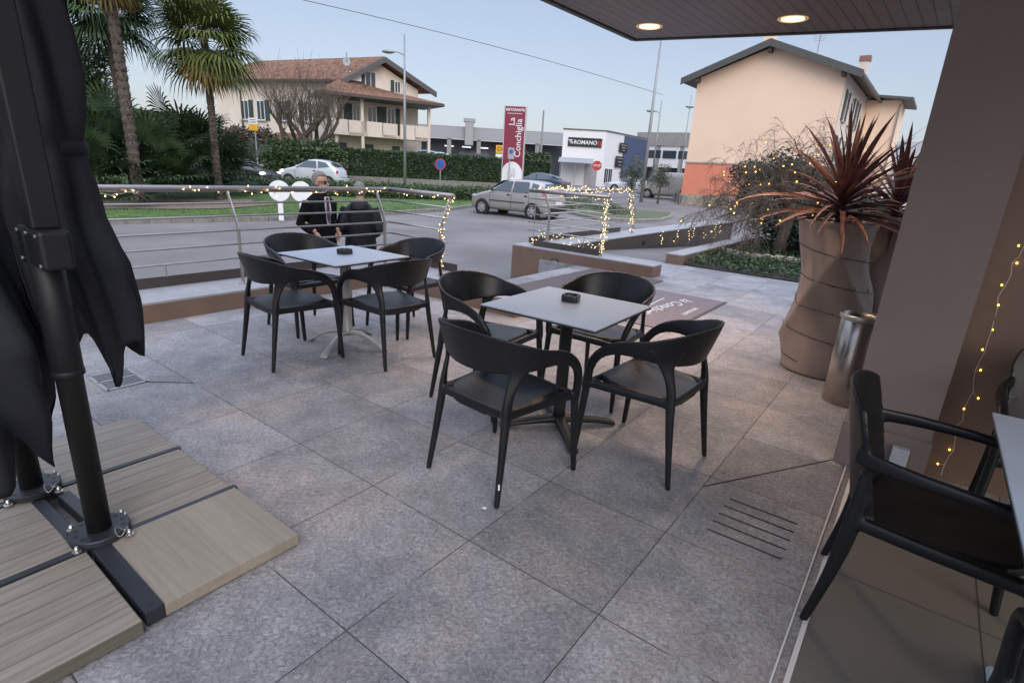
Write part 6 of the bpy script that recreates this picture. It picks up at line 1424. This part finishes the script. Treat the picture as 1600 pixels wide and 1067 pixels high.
p = PO(-24.8, 36.5); t = thing('bus_stop_sign', 'white and yellow bus stop sign on a post left of the villa hedge', 'sign', (p.x, p.y, gz(p.x, p.y)))
zg = gz(p.x, p.y); mb = MB(); mb.tube([(0, 0, 0), (0, 0, 3.3)], .045, 7); mb.build('post', M_galv, t)
mb = MB(); mb.box((-.05, -.06, 2.98), (.50, .05, .32)); mb.build('sign_panel', M_yellow, t); mb = MB(); mb.box((-.05, -.06, 3.32), (.50, .05, .34)); mb.build('sign_panel', M_white, t)
mb = MB(); 
for k in range(2): mb.box((-.05, -.092, 3.38-.12*k), (.34, .006, .03))
mb.build('print', M_black, t)
# two white round sign backs on the verge
for az, lab in ((-23.15, 'left one of the two big white discs on the verge behind the long railing'), (-21.25, 'right one of the two big white discs on the verge, by the man in sunglasses')):
    p = PO(az, 17.6); zg = vz(p.x, p.y)-.02; t = thing('round_board', lab, 'sign', (p.x, p.y, zg), rad(-az-8), 'white round boards on the verge')
    mb = MB(); n = 40; P = [V((.29*cos(2*pi*i/n), 0, .84+.29*sin(2*pi*i/n))) for i in range(n)]; mb.slab(P, (0, .03, 0)); mb.build('disc', M_white, t, bevel=.004)
    mb = MB(); mb.box((0, .05, .26), (.14, .04, .52)); mb.build('stand', M_white, t, bevel=.01)
def street_lamp(az, d, h, label, arm=-.5, r=.075, group='street lamps', head=True, leandeg=0):
    p = PO(az, d); zg = gz(p.x, p.y); t = thing('street_lamp', label, 'street lamp', (p.x, p.y, zg), 0, group); h -= zg
    mb = MB(); mb.tube([(0, 0, 0), (0, 0, h*.5), (0, 0, h)], [r*1.2, r*.9, r*.55], 10); mb.build('pole', M_galv, t, smooth=True)
    if head:
        mb = MB(); zt_ = h*.885; mb.tube([(0, 0, zt_-.1), (arm*.5, 0, zt_+.04), (arm, 0, zt_+.06)], .035, 6); mb.build('arm', M_galv, t)
        mb = MB(); mb.ball((arm*1.3, 0, zt_+.04), (.40, .22, .11), 12, 7); mb.build('lamp_head', M_galv, t, smooth=True)
street_lamp(-11.55, 37.2, 8.6, 'street lamp with one small head standing in front of the cream villa', -.75, .09)
street_lamp(12.0, 37, 9.2, 'thick tall pole rising past the canopy corner, beside the olive trees', 0, .10, head=False, group='tall poles')
street_lamp(12.75, 50, 7.3, 'thinner street lamp just right of the thick tall pole', -.6, .07)
street_lamp(15.35, 55, 8.4, 'street lamp directly left of the peach house gable', .0, .06)
street_lamp(31.9, 60, 6.2, 'small distant street lamp right of the peach house', -.5, .06)
p = PO(1.75, 60); t = tag((lambda m: (m.tube([(p.x, p.y, 0), (p.x, p.y, 7.1)], [.13, .09], 8), m.build('utility_pole', M_conc))[1])(MB()), 'concrete utility pole right of the maroon pylon', 'utility pole')
for k, (az, h) in enumerate(((-35.9, 9.5), (-35.3, 10.2))):
    p = PO(az, 95); t = thing('floodlight_mast', ['thinner distant floodlight mast beside the palms', 'distant floodlight mast with a lamp crossbar beside the palms'][k], 'mast', (p.x, p.y, 0)); mb = MB(); mb.tube([(0, 0, 0), (0, 0, h)], .12, 6); mb.build('pole', M_galv, t)
    mb = MB(); mb.box((0, 0, h-.1), (2.2 if k else .4, .2, .5)); mb.build('floodlights', M_galv, t)
mb = MB(); a = V((-17.2, 26.9, 8.9)); b = PO(12.75, 50, 7.75); mb.tube([a.lerp(b, i/14)-V((0, 0, -.35*sin(pi*i/14))) for i in range(15)], .018, 4); tag(mb.build('overhead_cable', M_panel), 'thin overhead cable sloping across the sky', 'cable')
for i in range(3):
    q = PO(15.3+.35*i, 41.5-2.0*i); t = thing('bollard', ['concrete bollard nearest the peach house corner', 'middle concrete block beside the peach house corner', 'leftmost concrete block beside the peach house corner'][2-i] , 'bollard', (q.x, q.y, gz(q.x, q.y))); mb = MB(); mb.box((0, 0, .45 if i == 1 else .3), (.4, .4, .9 if i == 1 else .6)); mb.build('post', M_kerb, t, bevel=.04)
    mb = MB(); mb.box((0, 0, .04), (.6, .6, .08)); mb.build('base', M_kerb, t)

# ================================================================ PEOPLE
def limb(mb, pts, rs, seg=12): mb.tube(pts, rs, seg)
def ell(mb, c, r, seg=18, rings=12): mb.ball(c, r, seg, rings)
def torso(mb, rows, seg=24):
    vs = []; fs = []
    for z, rx, ry, oy in rows:
        for k in range(seg):
            a = 2*pi*k/seg; ca, sa = cos(a), sin(a); e_ = .85; vs.append((math.copysign(abs(ca)**e_, ca)*rx, math.copysign(abs(sa)**e_, sa)*ry+oy, z))
    for i in range(len(rows)-1):
        for k in range(seg): fs.append((i*seg+k, i*seg+(k+1) % seg, (i+1)*seg+(k+1) % seg, (i+1)*seg+k))
    fs += [tuple(range(seg)), tuple((len(rows)-1)*seg+k for k in range(seg))]; mb.add(vs, fs)
def remesh(o, v): m = o.modifiers.new('remesh', 'REMESH'); m.mode = 'VOXEL'; m.voxel_size = v; m.use_smooth_shade = True; s = o.modifiers.new('smooth', 'SMOOTH'); s.factor = .5; s.iterations = 4
def person(loc, rz, label, S, coat, puffy, headturn=0, glasses=False, hood=False):
    """facing +y locally; S = overall scale"""
    t = thing('person', label, 'person', loc, rz); t.scale = (S, S, S); PM[t.name] = Matrix.Translation(V(loc)) @ Matrix.Rotation(rz, 4, 'Z') @ Matrix.Scale(S, 4)
    b = MB()
    for sg in (-1, 1):
        limb(b, [(sg*.095, 0, .92), (sg*.10, .01, .50), (sg*.10, -.01, .09)], [.085, .058, .042]); ell(b, (sg*.105, .055, .045), (.045, .12, .045))
        sh = V((sg*.155, 0, 1.395)); elb = V((sg*.225, -.08, 1.14)); wr_ = V((sg*.175, .105, 1.03))
        limb(b, [sh, sh.lerp(elb, .5), elb], [.052, .046, .04]); limb(b, [elb, wr_], [.04, .028])
        ell(b, wr_+V((-sg*.008, .02, -.045)), (.024, .042, .045))
        for k in range(4): q = wr_+V((-sg*.01, -.012+.019*k, -.08)); limb(b, [q, q+V((-sg*.012, .004, -.035)), q+V((-sg*.03, .006, -.05-.004*(k in (1, 2))))], [.0085, .008, .0065], 6)
        q = wr_+V((-sg*.012, .045, -.035)); limb(b, [q, q+V((-sg*.012, .025, -.02)), q+V((-sg*.02, .032, -.045))], [.010, .0095, .0075], 6)
    torso(b, [(.86, .15, .10, 0), (1.0, .15, .105, 0), (1.15, .145, .10, 0), (1.32, .155, .10, 0), (1.40, .14, .08, 0), (1.46, .07, .055, 0)])
    limb(b, [(0, 0, 1.44), (0, .01, 1.55)], [.06, .055])
    hM = Matrix.Translation((0, .012, 1.62)) @ Matrix.Rotation(headturn, 4, 'Z'); b.M = hM
    ell(b, (0, -.005, .03), (.076, .094, .10)); ell(b, (0, .022, -.045), (.056, .068, .065)); limb(b, [(0, .085, .02), (0, .112, -.022), (0, .095, -.035)], [.010, .016, .011], 8)
    for sg in (-1, 1): ell(b, (sg*.079, -.005, -.005), (.010, .020, .030), 8, 6)
    ell(b, (0, .084, -.068), (.024, .012, .008), 8, 5); ell(b, (0, .072, -.095), (.026, .02, .018), 8, 6)
    b.M = Matrix.Identity(4); bo = b.build('body', M_skin, t); remesh(bo, .0075)
    h = MB(); h.M = hM
    vs = []; fs = []; seg = 22; rings = 12
    for i in range(rings+1):
        ph = pi/2-(pi*.80)*i/rings
        for k in range(seg):
            a = 2*pi*k/seg; d = V((cos(ph)*cos(a), cos(ph)*sin(a), sin(ph))); front = max(0, d.y)
            if d.z < .38 and d.y > .05: d = V((d.x, min(d.y, .05), max(d.z, -.1)))*1.0
            r_ = 1+.06*noise.noise(V((d.x*5, d.y*5, d.z*5))); vs.append((d.x*.083*r_, (d.y*.102)*r_-.006, .036+d.z*.108*r_))
    for i in range(rings):
        for k in range(seg): fs.append((i*seg+k, i*seg+(k+1) % seg, (i+1)*seg+(k+1) % seg, (i+1)*seg+k))
    h.add(vs, fs); h.M = Matrix.Identity(4); h.build('hair', M_hair, t, smooth=True)
    if glasses:
        g = MB(); g.M = hM
        for sg in (-1, 1): ell(g, (sg*.034, .088, .012), (.029, .012, .021), 10, 6); g.bar((sg*.062, .082, .018), (sg*.084, -.01, .012), .006, .007)
        g.bar((-.01, .098, .016), (.01, .098, .016), .006, .006); g.M = Matrix.Identity(4); g.build('sunglasses', M_black, t)
    m = MB()
    for sg in (-1, 1): limb(m, [(sg*.095, 0, .95), (sg*.10, .01, .50), (sg*.105, -.01, .07)], [.115, .085, .085])
    torso(m, [(.84, .17, .12, 0), (.98, .175, .125, 0), (1.02, .16, .12, 0)]); o = m.build('trousers', M_trou, t); remesh(o, .013)
    for sg in (-1, 1):
        m = MB(); ell(m, (sg*.105, .065, .045), (.052, .15, .05), 12, 8); m.build('shoe', M_black, t, smooth=True)
    e_ = .038 if puffy else 0
    m = MB(); torso(m, [(.80, .18+e_, .135+e_*.8, 0), (.86, .185+e_, .14+e_, 0), (1.0, .175+e_, .135+e_, 0), (1.18, .175+e_, .135+e_*.9, -.005), (1.34, .195+e_*.7, .135+e_*.6, -.01), (1.41, .185, .115, -.01), (1.47, .11, .085, -.01), (1.50, .075, .07, -.005)])
    for sg in (-1, 1):
        sh = V((sg*.172, -.01, 1.385)); elb = V((sg*(.24+e_*.6), -.09, 1.12)); wr_ = V((sg*(.185+e_*.6), .075, 1.03))
        limb(m, [sh, sh.lerp(elb, .5), elb, elb.lerp(wr_, .5), wr_], [.075+e_*.4, .070+e_*.4, .066+e_*.4, .060+e_*.3, .052+e_*.2])
    if hood: torso_rows = [(1.38, .12, .09, -.10), (1.45, .125, .07, -.10), (1.50, .11, .055, -.085)]; torso(m, torso_rows)
    o = m.build('jacket', coat, t); remesh(o, .011)
    if not puffy:   # open coat front: shirt and tie
        m = MB(); m.slab([(-.035, .118, 1.46), (.035, .118, 1.46), (.048, .136, 1.30), (.02, .138, 1.12), (-.02, .138, 1.12), (-.048, .136, 1.30)], (0, .008, 0)); m.build('shirt', M_shirt, t)
        m = MB(); m.slab([(-.014, .130, 1.45), (.014, .130, 1.45), (.026, .148, 1.20), (0, .150, 1.13), (-.026, .148, 1.20)], (0, .008, 0)); m.build('tie', M_tie, t)
        for sg in (-1, 1):
            m = MB(); m.slab([(sg*.04, .095, 1.48), (sg*.085, .085, 1.45), (sg*.10, .122, 1.33), (sg*.045, .142, 1.22)], (0, .016, 0)); m.build('lapel', coat, t)
    else:
        m = MB()
        for z in (.93, 1.05, 1.17, 1.29): 
            rx = .175+e_+.004; ry = .135+e_+.002; m.tube([(rx*cos(a), ry*sin(a), z) for a in [2*pi*i/30 for i in range(31)]], .004, 4)
        m.build('quilting_seam', M_black, t)
    return t
q = PO(-19.55, 7.55); person((q.x, q.y, -.48), rad(-122), 'man with grey hair and dark sunglasses in an open black coat, shirt and tie', 1.0, M_coat, False, rad(22), True)
q = PO(-15.9, 7.75); person((q.x, q.y, -.48), rad(12), 'grey-haired man seen from behind in a dark navy hooded jacket', .94, M_navy, True, rad(-10), False, True)
